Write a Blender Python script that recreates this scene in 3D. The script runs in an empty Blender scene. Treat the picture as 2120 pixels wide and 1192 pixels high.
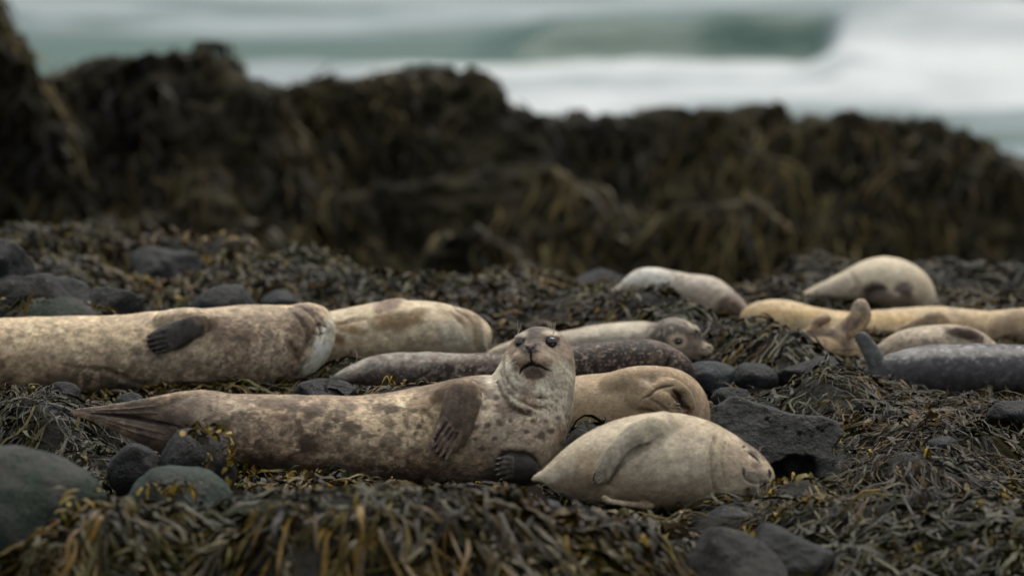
import bpy, math, random
import numpy as np
from mathutils import Vector, Matrix

# ------------------------------------------------------------------ camera, sky, sun
scn = bpy.context.scene
col = scn.collection
PITCH = math.radians(7.0)
CAM_Z = 3.08
FOCAL = 212.0
FPX = 2120 * FOCAL / 36.0            # focal length in photograph pixels
cam_data = bpy.data.cameras.new('camera')
cam_data.lens = FOCAL
cam_data.sensor_width = 36
cam_data.clip_start = 0.5
cam_data.clip_end = 9000
cam_data.dof.use_dof = True
cam_data.dof.focus_distance = 20.45
cam_data.dof.aperture_fstop = 2.0
cam_data.dof.aperture_blades = 0
camera = bpy.data.objects.new('camera', cam_data)
camera.location = (0, 0, CAM_Z)
camera.rotation_euler = (math.pi / 2 - PITCH, 0, 0)
col.objects.link(camera)
scn.camera = camera

world = bpy.data.worlds.new("World")
scn.world = world
world.use_nodes = True
wn = world.node_tree
for n in list(wn.nodes):
    wn.nodes.remove(n)
w_out = wn.nodes.new('ShaderNodeOutputWorld')
w_bg = wn.nodes.new('ShaderNodeBackground')
w_sky = wn.nodes.new('ShaderNodeTexSky')
w_sky.sky_type = 'NISHITA'
w_sky.sun_disc = False
SUN_EL, SUN_AZ = 62.0, 20.0          # high, behind the seals
w_sky.sun_elevation = math.radians(SUN_EL)
w_sky.sun_rotation = math.radians(SUN_AZ)
w_sky.air_density = 1.0
w_sky.dust_density = 4.0
w_sky.ozone_density = 1.0
w_mix = wn.nodes.new('ShaderNodeMix')
w_mix.data_type = 'RGBA'
w_mix.inputs[0].default_value = 0.80   # an overcast sky: mostly even grey cloud over the blue
w_mix.inputs[7].default_value = (7.4, 7.8, 8.0, 1)
wn.links.new(w_sky.outputs[0], w_mix.inputs[6])
# overcast luminance law: the cloud is three times as bright overhead as at the horizon
w_tc = wn.nodes.new('ShaderNodeTexCoord')
w_sep = wn.nodes.new('ShaderNodeSeparateXYZ')
wn.links.new(w_tc.outputs['Generated'], w_sep.inputs[0])
w_cl = wn.nodes.new('ShaderNodeMath'); w_cl.operation = 'MAXIMUM'; w_cl.inputs[1].default_value = 0.0
wn.links.new(w_sep.outputs['Z'], w_cl.inputs[0])
w_ma = wn.nodes.new('ShaderNodeMath'); w_ma.operation = 'MULTIPLY_ADD'
wn.links.new(w_cl.outputs[0], w_ma.inputs[0]); w_ma.inputs[1].default_value = 0.62; w_ma.inputs[2].default_value = 0.38
w_sc = wn.nodes.new('ShaderNodeVectorMath'); w_sc.operation = 'SCALE'
wn.links.new(w_mix.outputs[2], w_sc.inputs[0]); wn.links.new(w_ma.outputs[0], w_sc.inputs['Scale'])
wn.links.new(w_sc.outputs[0], w_bg.inputs[0])
w_bg.inputs[1].default_value = 0.064
wn.links.new(w_bg.outputs[0], w_out.inputs[0])

sun_data = bpy.data.lights.new('sun', 'SUN')
sun_data.energy = 1.5
sun_data.angle = math.radians(45)
sun_data.color = (1.0, 0.94, 0.84)
sun = bpy.data.objects.new('sun', sun_data)
_e, _a = math.radians(SUN_EL), math.radians(SUN_AZ)
sdir = Vector((math.sin(_a) * math.cos(_e), math.cos(_a) * math.cos(_e), math.sin(_e)))
sun.rotation_euler = sdir.to_track_quat('Z', 'Y').to_euler()
sun.location = (0, 10, 30)
col.objects.link(sun)

scn.view_settings.view_transform = 'Standard'
scn.view_settings.look = 'None'
scn.view_settings.exposure = 0.95
scn.view_settings.gamma = 1.0
scn.view_settings.use_curve_mapping = False

# ------------------------------------------------------------------ measuring helpers
CAM = np.array([0, 0, CAM_Z])
FW = np.array([0, math.cos(PITCH), -math.sin(PITCH)])
UP = np.array([0, math.sin(PITCH), math.cos(PITCH)])
RT = np.array([1.0, 0, 0])

def at(px, py, d):
    """world point seen at photograph pixel px, py at axial distance d (metres)"""
    return CAM + d * (FW + RT * (px - 1060) / FPX + UP * (596 - py) / FPX)

def depth_on(py, z=0.0):
    """axial distance at which the level z is seen at row py"""
    return (z - CAM_Z) / (FW[2] + UP[2] * (596 - py) / FPX)

# ------------------------------------------------------------------ noise
def _hash(ix, iy, iz, seed):
    h = (ix.astype(np.int64) * 374761393 + iy.astype(np.int64) * 668265263 + iz.astype(np.int64) * 2147483647 + seed * 974634777) & 0xffffffff
    h = ((h ^ (h >> 13)) * 1274126177) & 0xffffffff
    h = ((h ^ (h >> 16)) * 2246822519) & 0xffffffff
    return ((h ^ (h >> 15)) & 0xffffff).astype(np.float32) / 8388607.5 - 1.0

def vnoise(p, seed=0):
    f = np.floor(p)
    t = (p - f).astype(np.float32)
    t = t * t * t * (t * (t * 6 - 15) + 10)
    i = f.astype(np.int64)
    x, y, z = i[..., 0], i[..., 1], i[..., 2]
    tx, ty, tz = t[..., 0], t[..., 1], t[..., 2]
    r = 0
    for dx in (0, 1):
        for dy in (0, 1):
            for dz in (0, 1):
                w = (tx if dx else 1 - tx) * (ty if dy else 1 - ty) * (tz if dz else 1 - tz)
                r = r + w * _hash(x + dx, y + dy, z + dz, seed)
    return r

def fbm(p, scale, octaves=4, seed=0, gain=0.5):
    p = np.asarray(p, dtype=np.float64) * scale
    a, r, tot = 1.0, 0, 0
    for o in range(octaves):
        r = r + a * vnoise(p + 17.3 * o, seed + o * 31)
        tot += a
        a *= gain
        p = p * 2.03
    return r / tot * 1.6

def smoothstep(a, b, x):
    t = np.clip((x - a) / (b - a), 0, 1)
    return t * t * (3 - 2 * t)

# ------------------------------------------------------------------ object helpers
def mesh_from(name, V, F, mat=None, smooth=True, colors=None, attrs=None):
    """V (n,3), F (m,3|4) numpy arrays -> a Blender mesh"""
    me = bpy.data.meshes.new(name)
    V = np.ascontiguousarray(V, dtype=np.float32)
    F = np.ascontiguousarray(F, dtype=np.int32)
    k = F.shape[1]
    me.vertices.add(len(V)); me.vertices.foreach_set('co', V.ravel())
    me.loops.add(F.size); me.loops.foreach_set('vertex_index', F.ravel())
    me.polygons.add(len(F))
    me.polygons.foreach_set('loop_start', np.arange(0, F.size, k, dtype=np.int32))
    me.polygons.foreach_set('loop_total', np.full(len(F), k, dtype=np.int32))
    me.polygons.foreach_set('use_smooth', np.full(len(F), smooth, dtype=bool))
    if colors is not None:
        a = me.attributes.new('coat', 'FLOAT_COLOR', 'POINT')
        c = np.ones((len(V), 4), dtype=np.float32); c[:, :3] = colors
        a.data.foreach_set('color', c.ravel())
    for nm, arr in (attrs or {}).items():
        a = me.attributes.new(nm, 'FLOAT', 'POINT')
        a.data.foreach_set('value', np.ascontiguousarray(arr, dtype=np.float32))
    me.update(calc_edges=True)
    if mat:
        me.materials.append(mat)
    return me

def link(name, me, parent=None, loc=(0, 0, 0)):
    o = bpy.data.objects.new(name, me)
    col.objects.link(o)
    o.location = loc
    if parent is not None:
        o.parent = parent
    return o

def tag(o, label=None, cat=None, group=None, kind=None):
    if label: o['label'] = label
    if cat: o['category'] = cat
    if group: o['group'] = group
    if kind: o['kind'] = kind
    return o

# ------------------------------------------------------------------ materials
def nodes_of(name):
    m = bpy.data.materials.new(name)
    m.use_nodes = True
    nt = m.node_tree
    return m, nt, nt.nodes['Principled BSDF']

def tex_noise(nt, scale, detail=5, rough=0.55, coord='Object', stretch=None):
    tc = nt.nodes.new('ShaderNodeTexCoord')
    n = nt.nodes.new('ShaderNodeTexNoise')
    n.inputs['Scale'].default_value = scale
    n.inputs['Detail'].default_value = detail
    n.inputs['Roughness'].default_value = rough
    if stretch:
        mp = nt.nodes.new('ShaderNodeMapping')
        mp.inputs['Scale'].default_value = stretch
        nt.links.new(tc.outputs[coord], mp.inputs[0])
        nt.links.new(mp.outputs[0], n.inputs['Vector'])
    else:
        nt.links.new(tc.outputs[coord], n.inputs['Vector'])
    return n

def ramp(nt, src, stops):
    r = nt.nodes.new('ShaderNodeValToRGB')
    e = r.color_ramp.elements
    while len(e) > 1:
        e.remove(e[-1])
    e[0].position, e[0].color = stops[0][0], (*stops[0][1], 1)
    for p, c in stops[1:]:
        x = e.new(p); x.color = (*c, 1)
    nt.links.new(src, r.inputs[0])
    return r

def mul_color(nt, a, b, fac=1.0, mode='MULTIPLY'):
    m = nt.nodes.new('ShaderNodeMix')
    m.data_type = 'RGBA'; m.blend_type = mode
    m.inputs[0].default_value = fac
    nt.links.new(a, m.inputs[6]); nt.links.new(b, m.inputs[7])
    return m.outputs[2]

def bump(nt, bsdf, src, dist, strength=1.0, prev=None):
    b = nt.nodes.new('ShaderNodeBump')
    b.inputs['Distance'].default_value = dist
    b.inputs['Strength'].default_value = strength
    nt.links.new(src, b.inputs['Height'])
    if prev is not None:
        nt.links.new(prev.outputs[0], b.inputs['Normal'])
    nt.links.new(b.outputs[0], bsdf.inputs['Normal'])
    return b

def coat_material():
    """short dense seal fur: colour from the coat attribute, fine streaky grain, soft sheen"""
    m, nt, b = nodes_of('seal_fur')
    at_ = nt.nodes.new('ShaderNodeAttribute'); at_.attribute_name = 'coat'
    n1 = tex_noise(nt, 220, 4, 0.7, stretch=(0.45, 1, 1.2))
    r1 = ramp(nt, n1.outputs['Fac'], [(0.28, (0.55, 0.52, 0.48)), (0.5, (1, 1, 1)), (0.75, (1.28, 1.27, 1.24))])
    c = mul_color(nt, at_.outputs['Color'], r1.outputs[0], 0.75)
    n2 = tex_noise(nt, 38, 4, 0.6)
    r2 = ramp(nt, n2.outputs['Fac'], [(0.3, (0.78, 0.75, 0.72)), (0.6, (1.05, 1.05, 1.05))])
    c = mul_color(nt, c, r2.outputs[0], 0.8)
    nt.links.new(c, b.inputs['Base Color'])
    b.inputs['Roughness'].default_value = 0.62
    b.inputs['Specular IOR Level'].default_value = 0.28
    b.inputs['Sheen Weight'].default_value = 0.12
    b.inputs['Sheen Roughness'].default_value = 0.35
    b.inputs['Sheen Tint'].default_value = (1, 0.96, 0.88, 1)
    k = bump(nt, b, n2.outputs['Fac'], 0.006, 0.5)
    bump(nt, b, n1.outputs['Fac'], 0.0022, 0.8, k)
    return m

def simple(name, colr, rough, spec=0.5, coat=0.0):
    m, nt, b = nodes_of(name)
    n = tex_noise(nt, 90, 3)
    r = ramp(nt, n.outputs['Fac'], [(0.3, tuple(c * 0.8 for c in colr)), (0.7, tuple(min(1, c * 1.15) for c in colr))])
    nt.links.new(r.outputs[0], b.inputs['Base Color'])
    b.inputs['Roughness'].default_value = rough
    b.inputs['Specular IOR Level'].default_value = spec
    b.inputs['Coat Weight'].default_value = coat
    return m

def rock_material(name, a, b_, c_=None, rough=0.5, patch=0.62, patch_scale=5.0, spec=0.30):
    """wet basalt: two greys, optional algae / lichen patches that lie mostly on top"""
    m, nt, b = nodes_of(name)
    a = tuple(x * .68 for x in a); b_ = tuple(x * .72 for x in b_)
    n = tex_noise(nt, 9, 9, 0.62)
    r = ramp(nt, n.outputs['Fac'], [(0.3, a), (0.5, tuple((x + y) / 2 for x, y in zip(a, b_))), (0.72, b_)])
    c = r.outputs[0]
    n3 = tex_noise(nt, 95, 5, 0.7)
    r3 = ramp(nt, n3.outputs['Fac'], [(0.34, (0.55, 0.55, 0.55)), (0.5, (1, 1, 1)), (0.72, (1.5, 1.5, 1.5))])
    c = mul_color(nt, c, r3.outputs[0], 0.8)
    if c_:
        n2 = tex_noise(nt, patch_scale, 6, 0.6)
        r2 = ramp(nt, n2.outputs['Fac'], [(patch - 0.12, (0, 0, 0)), (patch + 0.05, (1, 1, 1))])
        mx = nt.nodes.new('ShaderNodeMix'); mx.data_type = 'RGBA'
        nt.links.new(r2.outputs[0], mx.inputs[0]); nt.links.new(c, mx.inputs[6])
        mx.inputs[7].default_value = (*c_, 1)
        c = mx.outputs[2]
    n5 = tex_noise(nt, 150, 2, 0.5)
    r5 = ramp(nt, n5.outputs['Fac'], [(0.66, (0, 0, 0)), (0.71, (1, 1, 1))])
    m5 = nt.nodes.new('ShaderNodeMix'); m5.data_type = 'RGBA'
    nt.links.new(r5.outputs[0], m5.inputs[0]); nt.links.new(c, m5.inputs[6])
    m5.inputs[7].default_value = (min(.3, b_[0] * 3 + .03), min(.3, b_[1] * 3 + .03), min(.3, b_[2] * 3 + .028), 1)
    c = m5.outputs[2]
    nt.links.new(c, b.inputs['Base Color'])
    rr = ramp(nt, n3.outputs['Fac'], [(0.3, (rough - 0.12,) * 3), (0.7, (rough + 0.15,) * 3)])
    nt.links.new(rr.outputs[0], b.inputs['Roughness'])
    b.inputs['Specular IOR Level'].default_value = spec
    k = bump(nt, b, n.outputs['Fac'], 0.09, 0.8)
    bump(nt, b, n3.outputs['Fac'], 0.012, 1.0, k)
    return m

def weed_material():
    m, nt, b = nodes_of('wet_seaweed')
    at_ = nt.nodes.new('ShaderNodeAttribute'); at_.attribute_name = 'coat'
    n = tex_noise(nt, 60, 4, 0.6)
    r = ramp(nt, n.outputs['Fac'], [(0.3, (0.5, 0.5, 0.5)), (0.7, (1.4, 1.35, 1.2))])
    c = mul_color(nt, at_.outputs['Color'], r.outputs[0], 0.9)
    nt.links.new(c, b.inputs['Base Color'])
    b.inputs['Roughness'].default_value = 0.42
    b.inputs['Specular IOR Level'].default_value = 0.13
    bump(nt, b, n.outputs['Fac'], 0.004, 0.6)
    return m

M_FUR = coat_material()
M_EYE = simple('wet_black_eye', (0.004, 0.004, 0.005), 0.08, 0.6, 0.6)
M_CLAW = simple('claw_horn', (0.20, 0.18, 0.15), 0.4)
M_CLAWD = simple('dark_claw_horn', (0.07, 0.06, 0.055), 0.35)
M_WHISK = simple('pale_whisker', (0.62, 0.57, 0.47), 0.45)
M_WEED = weed_material()
def hair_material():
    m, nt, b = nodes_of('guard_hair')
    a = nt.nodes.new('ShaderNodeAttribute'); a.attribute_name = 'coat'
    nt.links.new(a.outputs['Color'], b.inputs['Base Color'])
    b.inputs['Roughness'].default_value = 0.5
    b.inputs['Specular IOR Level'].default_value = 0.35
    return m
M_HAIR = hair_material()

M_BLACK = rock_material('wet_black_basalt', (0.003, 0.003, 0.0034), (0.010, 0.010, 0.0115), (0.020, 0.021, 0.023), 0.34, 0.66)
M_GREY = rock_material('grey_basalt', (0.009, 0.0095, 0.011), (0.028, 0.030, 0.033), (0.055, 0.059, 0.062), 0.5, 0.64)
M_ANG = rock_material('angular_basalt', (0.004, 0.004, 0.0045), (0.017, 0.018, 0.0195), (0.034, 0.041, 0.038), 0.38, 0.62, 6.0)
M_BLUE = rock_material('blue_grey_stone', (0.025, 0.030, 0.035), (0.056, 0.064, 0.072), (0.09, 0.10, 0.105), 0.5, 0.66)
M_GREEN = rock_material('algae_green_stone', (0.016, 0.032, 0.020), (0.045, 0.075, 0.048), (0.10, 0.082, 0.085), 0.6, 0.56, 3.6, spec=0.2)
M_GRGREY = rock_material('green_tinged_stone', (0.022, 0.026, 0.024), (0.05, 0.06, 0.052), (0.03, 0.055, 0.036), 0.5, 0.52, 3.0)
M_BROWN = rock_material('brown_stone', (0.016, 0.014, 0.012), (0.05, 0.045, 0.04), (0.06, 0.06, 0.06), 0.55, 0.6)
# ------------------------------------------------------------------ distance fields -> one continuous skin
def smin(a, b, k):
    h = np.clip(0.5 + 0.5 * (b - a) / k, 0, 1)
    return b + (a - b) * h - k * h * (1 - h)

class Field:
    """signed distance grid in a local frame: x right, y down (photograph pixels), w away from the viewer"""
    def __init__(self, box, h):
        self.h = h
        self.o = np.array([box[0], box[2], box[4]], dtype=np.float64)
        self.n = [int((box[i * 2 + 1] - box[i * 2]) / h) + 1 for i in range(3)]
        self.D = np.full(self.n, 60.0, dtype=np.float32)
        self.tints = []

    def sub(self, lo, hi):
        i0 = [max(0, int((lo[i] - self.o[i]) / self.h)) for i in range(3)]
        i1 = [min(self.n[i], int((hi[i] - self.o[i]) / self.h) + 2) for i in range(3)]
        if any(a >= b for a, b in zip(i0, i1)):
            return None
        ax = [self.o[i] + self.h * np.arange(i0[i], i1[i]) for i in range(3)]
        X, Y, W = np.meshgrid(*ax, indexing='ij', sparse=True)
        return tuple(slice(a, b) for a, b in zip(i0, i1)), X.astype(np.float32), Y.astype(np.float32), W.astype(np.float32)

    def _apply(self, sl, d, k, carve):
        S = self.D[sl]
        if carve:
            self.D[sl] = -smin(-S, d, k)
        else:
            self.D[sl] = smin(S, d, k)

    def cap(self, a, b, ra, rb, k=6.0, flat=None, q=1.0, carve=False):
        """tapered capsule, optionally flattened to q along unit direction flat"""
        a = np.array(a, float); b = np.array(b, float)
        m = max(ra, rb) + k + 2 * self.h
        r = self.sub(np.minimum(a, b) - m, np.maximum(a, b) + m)
        if r is None: return
        sl, X, Y, W = r
        px, py, pw = X - a[0], Y - a[1], W - a[2]
        ab = b - a
        if flat is not None:
            n = np.array(flat, float); n /= np.linalg.norm(n)
            s = (px * n[0] + py * n[1] + pw * n[2]) * (1 / q - 1)
            px, py, pw = px + n[0] * s, py + n[1] * s, pw + n[2] * s
            ab = ab + n * (ab @ n) * (1 / q - 1)
        L = max(ab @ ab, 1e-6)
        t = np.clip((px * ab[0] + py * ab[1] + pw * ab[2]) / L, 0, 1)
        d = np.sqrt((px - t * ab[0]) ** 2 + (py - t * ab[1]) ** 2 + (pw - t * ab[2]) ** 2) - (ra + (rb - ra) * t)
        if flat is not None: d = d * (0.5 + 0.5 * q)
        self._apply(sl, d.astype(np.float32), k, carve)

    def ell(self, c, rad, k=8.0, rz=0.0, carve=False):
        """ellipsoid, turned by rz degrees in the picture plane"""
        m = max(rad) + k + 2 * self.h
        c = np.array(c, float)
        r = self.sub(c - m, c + m)
        if r is None: return
        sl, X, Y, W = r
        px, py, pw = X - c[0], Y - c[1], W - c[2]
        ca, sa = math.cos(math.radians(rz)), math.sin(math.radians(rz))
        qx, qy = px * ca + py * sa, -px * sa + py * ca
        k0 = np.sqrt((qx / rad[0]) ** 2 + (qy / rad[1]) ** 2 + (pw / rad[2]) ** 2)
        k1 = np.sqrt((qx / rad[0] ** 2) ** 2 + (qy / rad[1] ** 2) ** 2 + (pw / rad[2] ** 2) ** 2) + 1e-6
        d = k0 * (k0 - 1) / k1
        self._apply(sl, d.astype(np.float32), k, carve)

    def chain(self, pts, k=6.0, flat=None, q=1.0, sub=4, carve=False):
        P = catmull(np.array([(p + (0,) if len(p) == 3 else p) for p in pts], float), sub)
        for i in range(len(P) - 1):
            self.cap(P[i, :3], P[i + 1, :3], P[i, 3], P[i + 1, 3], k, flat, q, carve)

    def surf(self, px, py):
        """w of the first surface met from the viewer's side"""
        i = int(round((px - self.o[0]) / self.h)); j = int(round((py - self.o[1]) / self.h))
        i = min(max(i, 0), self.n[0] - 1); j = min(max(j, 0), self.n[1] - 1)
        c = self.D[i, j]
        z = np.nonzero(c < 0)[0]
        if len(z) == 0:
            return self.o[2] + self.h * float(np.argmin(c))
        z = z[0]
        if z == 0: return self.o[2]
        t = c[z - 1] / (c[z - 1] - c[z])
        return self.o[2] + self.h * (z - 1 + t)

    def line(self, pts, r, k=3.0, depth=0.0, carve=True, sub=4):
        """groove (or ridge) that runs over the skin along picture points (x, y)"""
        P = catmull(np.array(pts, float), sub)
        Q = [np.array([p[0], p[1], self.surf(p[0], p[1]) + depth]) for p in P]
        n = len(Q) - 1
        for i in range(n):
            f0 = math.sin(math.pi * min(1, max(0.12, (i + .3) / n))) ** .5
            f1 = math.sin(math.pi * min(0.97, (i + 1) / n)) ** .5
            self.cap(Q[i], Q[i + 1], r * max(f0, .3), r * max(f1, .3), k, carve=carve)

    def blade(self, pts, k=4.0, q=0.4, sub=4, flat=(0, 0, 1), tint=None):
        """flattened limb lying over the skin: pts are x, y, height above the skin, half width"""
        Q = [(x, y, self.surf(x, y) - l, r) for x, y, l, r in pts]
        P = catmull(np.array(Q, float), sub)
        for i in range(len(P) - 1):
            kk = k + max(0, 14 * (1 - i / (.35 * len(P))))
            self.cap(P[i, :3], P[i + 1, :3], P[i, 3], P[i + 1, 3], kk, flat, q)
        if tint: self.tints.append((catmull(np.array(Q, float), sub), q, tint))

    def mesh(self):
        return surface_nets(self.D, self.o, self.h)

def catmull(P, sub):
    if len(P) < 3:
        t = np.linspace(0, 1, sub + 1)[:, None]
        return P[0] * (1 - t) + P[-1] * t
    Q = np.vstack([2 * P[0] - P[1], P, 2 * P[-1] - P[-2]])
    out = []
    for i in range(1, len(Q) - 2):
        for s in range(sub):
            t = s / sub
            out.append(0.5 * (2 * Q[i] + (Q[i + 1] - Q[i - 1]) * t + (2 * Q[i - 1] - 5 * Q[i] + 4 * Q[i + 1] - Q[i + 2]) * t * t
                              + (3 * Q[i] - Q[i - 1] - 3 * Q[i + 1] + Q[i + 2]) * t ** 3))
    out.append(P[-1])
    return np.array(out)

def surface_nets(D, org, h):
    neg = D < 0
    c = np.zeros([n - 1 for n in D.shape], dtype=np.int8)
    for a in (0, 1):
        for b in (0, 1):
            for d in (0, 1):
                c += neg[a:D.shape[0] - 1 + a, b:D.shape[1] - 1 + b, d:D.shape[2] - 1 + d]
    mask = (c > 0) & (c < 8)
    cells = np.argwhere(mask)
    idx = np.full(mask.shape, -1, dtype=np.int32)
    idx[mask] = np.arange(len(cells))
    pos = np.zeros((len(cells), 3)); cnt = np.zeros(len(cells))
    cr = [(a, b, d) for a in (0, 1) for b in (0, 1) for d in (0, 1)]
    for p in cr:
        for ax in range(3):
            if p[ax]: continue
            q = list(p); q[ax] = 1
            d0 = D[cells[:, 0] + p[0], cells[:, 1] + p[1], cells[:, 2] + p[2]]
            d1 = D[cells[:, 0] + q[0], cells[:, 1] + q[1], cells[:, 2] + q[2]]
            x = (d0 < 0) != (d1 < 0)
            t = np.where(x, d0 / np.where(x, d0 - d1, 1), 0)
            pp = np.tile(np.array(p, float), (len(cells), 1)); pp[:, ax] += t
            pos += np.where(x[:, None], pp, 0); cnt += x
    V = org + h * (cells + pos / cnt[:, None])
    F = []
    for ax in range(3):
        u, v = (ax + 1) % 3, (ax + 2) % 3
        s0 = [slice(None)] * 3; s1 = [slice(None)] * 3
        s0[ax] = slice(0, -1); s1[ax] = slice(1, None)
        a, b = neg[tuple(s0)], neg[tuple(s1)]
        e = np.argwhere(a != b)
        ok = (e[:, u] > 0) & (e[:, v] > 0) & (e[:, u] < D.shape[u] - 1) & (e[:, v] < D.shape[v] - 1)
        e = e[ok]
        du = np.zeros(3, int); du[u] = 1
        dv = np.zeros(3, int); dv[v] = 1
        g = lambda k: idx[k[:, 0], k[:, 1], k[:, 2]]
        q = np.stack([g(e - du - dv), g(e - dv), g(e), g(e - du)], 1)
        flip = ~a[e[:, 0], e[:, 1], e[:, 2]]
        q[flip] = q[flip][:, ::-1]
        F.append(q)
    F = np.vstack(F)
    return V, F[(F >= 0).all(1)]

def vnormals(V, F):
    n = np.cross(V[F[:, 2]] - V[F[:, 0]], V[F[:, 3]] - V[F[:, 1]])
    N = np.zeros_like(V)
    for k in range(F.shape[1]):
        np.add.at(N, F[:, k], n)
    return N / (np.linalg.norm(N, axis=1, keepdims=True) + 1e-12)

def outward(V, F):
    """faces turned so that the closed surface encloses positive volume"""
    c = V.mean(0)
    a, b, d = V[F[:, 0]] - c, V[F[:, 1]] - c, V[F[:, 2]] - c
    vol = np.einsum('ij,ij->i', a, np.cross(b, d)).sum()
    return F if vol > 0 else F[:, ::-1]

class Frame:
    """local picture-scaled frame at distance d  <->  world"""
    def __init__(self, d):
        self.d = d; self.s = d / FPX
    def world(self, L):
        L = np.atleast_2d(np.asarray(L, float))
        dd = self.d + L[:, 2:3] * self.s
        return CAM + FW * dd + RT * (L[:, 0:1] - 1060) * self.s + UP * (596 - L[:, 1:2]) * self.s

def finish(V, fr, base):
    """local vertices -> coordinates about the thing's base; y-down frame flips the winding once"""
    return fr.world(V) - base

# ------------------------------------------------------------------ seals
def paint(V, base, strokes, specks=(), seed=0, mottle=0.14, mscale=1 / 22., split=999):
    """coat colours: soft-edged patches and speckles of the fur pattern, and dark lines painting shade into folds"""
    C = np.tile(np.array(base, float), (len(V), 1))
    nz = fbm(V, 1 / 34., 4, seed + 5)
    nf = fbm(V * np.array([0.7, 1.0, 1.0]), 1 / 9., 3, seed + 9)
    nq = fbm(V, 1 / 4.5, 3, seed + 15)
    def lay(C, strokes):
        for s in strokes:
            if s[0] == 'L':
                _, pts, rad, colr, al = s
                P = catmull(np.array(pts, float), 4)
                best = np.full(len(V), 99.0)
                for i in range(len(P) - 1):
                    ab = P[i + 1] - P[i]
                    t = np.clip(((V[:, :2] - P[i]) @ ab) / max(ab @ ab, 1e-6), 0, 1)
                    e = min(1, .45 + 2.2 * min((i + .5) / len(P), 1 - (i + .5) / len(P)))
                    best = np.minimum(best, np.linalg.norm(V[:, :2] - P[i] - t[:, None] * ab, axis=1) / (rad * e))
                m = smoothstep(1.35, .6, best)[:, None] * al * (V[:, 2:3] < 12)
                C = C * (1 - m) + np.array(colr) * m
                continue
            cx, cy, rx, ry, rot, colr, al = s[:7]
            en = s[7] if len(s) > 7 else 0.5
            ca, sa = math.cos(math.radians(rot)), math.sin(math.radians(rot))
            dx, dy = V[:, 0] - cx, V[:, 1] - cy
            u, v = (dx * ca + dy * sa) / rx, (-dx * sa + dy * ca) / ry
            r = np.sqrt(u * u + v * v) + en * (0.45 * nz + 0.35 * nf if rx > 15 else 0.3 * nf + .55 * nq)
            m = smoothstep(1.2, 0.55, r)[:, None] * al
            C = C * (1 - m) + np.array(colr) * m
        return C
    C = lay(C, strokes[:split])
    for (freq, lo, hi, colr, al, box) in specks:
        n = fbm(V + 91.0 * freq, freq, 3, seed + int(freq * 1000))
        m = smoothstep(lo, hi, n) * al
        if box:
            x0, x1, y0, y1 = box[:4]
            f = min(30.0, (x1 - x0) / 3, (y1 - y0) / 3)
            m = m * smoothstep(x0 - f, x0 + f, V[:, 0]) * smoothstep(x1 + f, x1 - f, V[:, 0]) * smoothstep(y0 - f, y0 + f, V[:, 1]) * smoothstep(y1 + f, y1 - f, V[:, 1])
        C = C * (1 - m[:, None]) + np.array(colr) * m[:, None]
    C = lay(C, strokes[split:])
    C *= (1 + mottle * fbm(V, mscale, 5, seed + 40))[:, None] * (1 + 1.0 * mottle * nf)[:, None] * (1 + .8 * mottle * fbm(V * [.6, 1, 1], 1 / 3.5, 2, seed + 41))[:, None]
    return np.clip(C, 0.004, 0.95)

def tube(pts, r0, r1, sides=4):
    """small tapered tube through world points"""
    P = np.array(pts, float)
    n = len(P)
    T = np.gradient(P, axis=0); T /= np.linalg.norm(T, axis=1, keepdims=True) + 1e-9
    a = np.cross(T, [0.13, 0.2, 1.0]); a /= np.linalg.norm(a, axis=1, keepdims=True) + 1e-9
    b = np.cross(T, a)
    V, F = [], []
    for i in range(n):
        r = r0 + (r1 - r0) * (i / (n - 1))
        for k in range(sides):
            th = 2 * math.pi * k / sides
            V.append(P[i] + r * (math.cos(th) * a[i] + math.sin(th) * b[i]))
    for i in range(n - 1):
        for k in range(sides):
            F.append([i * sides + k, i * sides + (k + 1) % sides, (i + 1) * sides + (k + 1) % sides, (i + 1) * sides + k])
    return np.array(V), np.array(F)

def join(parts):
    V, F, o = [], [], 0
    for v, f in parts:
        V.append(v); F.append(f + o); o += len(v)
    return np.vstack(V), np.vstack(F)

def fingers(f, tips, roots, r=4.5, k=3.0, lift=2.0, claws=None, clen=7.0, tint=None):
    """five unequal digits lying over the flipper blade, each with a claw at its end"""
    grooves = []
    for i in range(len(tips) - 1):
        a = [(tips[i][k] + tips[i + 1][k]) / 2 for k in (0, 1)]; b = [(roots[i][k] + roots[i + 1][k]) / 2 for k in (0, 1)]
        grooves.append((a, b))
    for (tx, ty), (rx, ry) in zip(tips, roots):
        wr, mx, my = f.surf(rx, ry), (tx + rx) / 2, (ty + ry) / 2
        wm = f.surf(mx, my)
        wt = wm + (wm - wr) * 0.6
        wt = min(max(wt, wm - 6), wm + 10)
        f.cap((rx, ry, wr + r - lift * .4), (mx, my, wm + r - lift), r * .8, r, k)
        f.cap((mx, my, wm + r - lift), (tx, ty, wt + r - lift), r, r * .75, k)
        if tint: f.tints.append((np.array([[rx, ry, wr + r - lift * .4, r], [mx, my, wm + r - lift, r * 1.1], [tx, ty, wt + r - lift, r]]), 1.0, tint))
        if claws is not None:
            dx, dy = tx - mx, ty - my
            L = math.hypot(dx, dy) + 1e-6
            claws.append([(tx + dx / L * u, ty + dy / L * u, wt + r - lift - 4 + v) for u, v in ((-3, 0), (clen * .5, -1.5), (clen, 1.5))])
    for a, b in grooves:
        wa, wb = f.surf(*a), f.surf(*b)
        f.cap((a[0], a[1], wa), (b[0], b[1], wb), 1.6, .8, 1.2, carve=True)
        if tint: f.tints.append((np.array([[a[0], a[1], wa, 2.2], [b[0], b[1], wb, 1.2], [b[0], b[1], wb, 1.0]]), 1.0, ((.02, .016, .014), .85, 1.0)))  # dark tint paints shade into the grooves between digits

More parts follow.
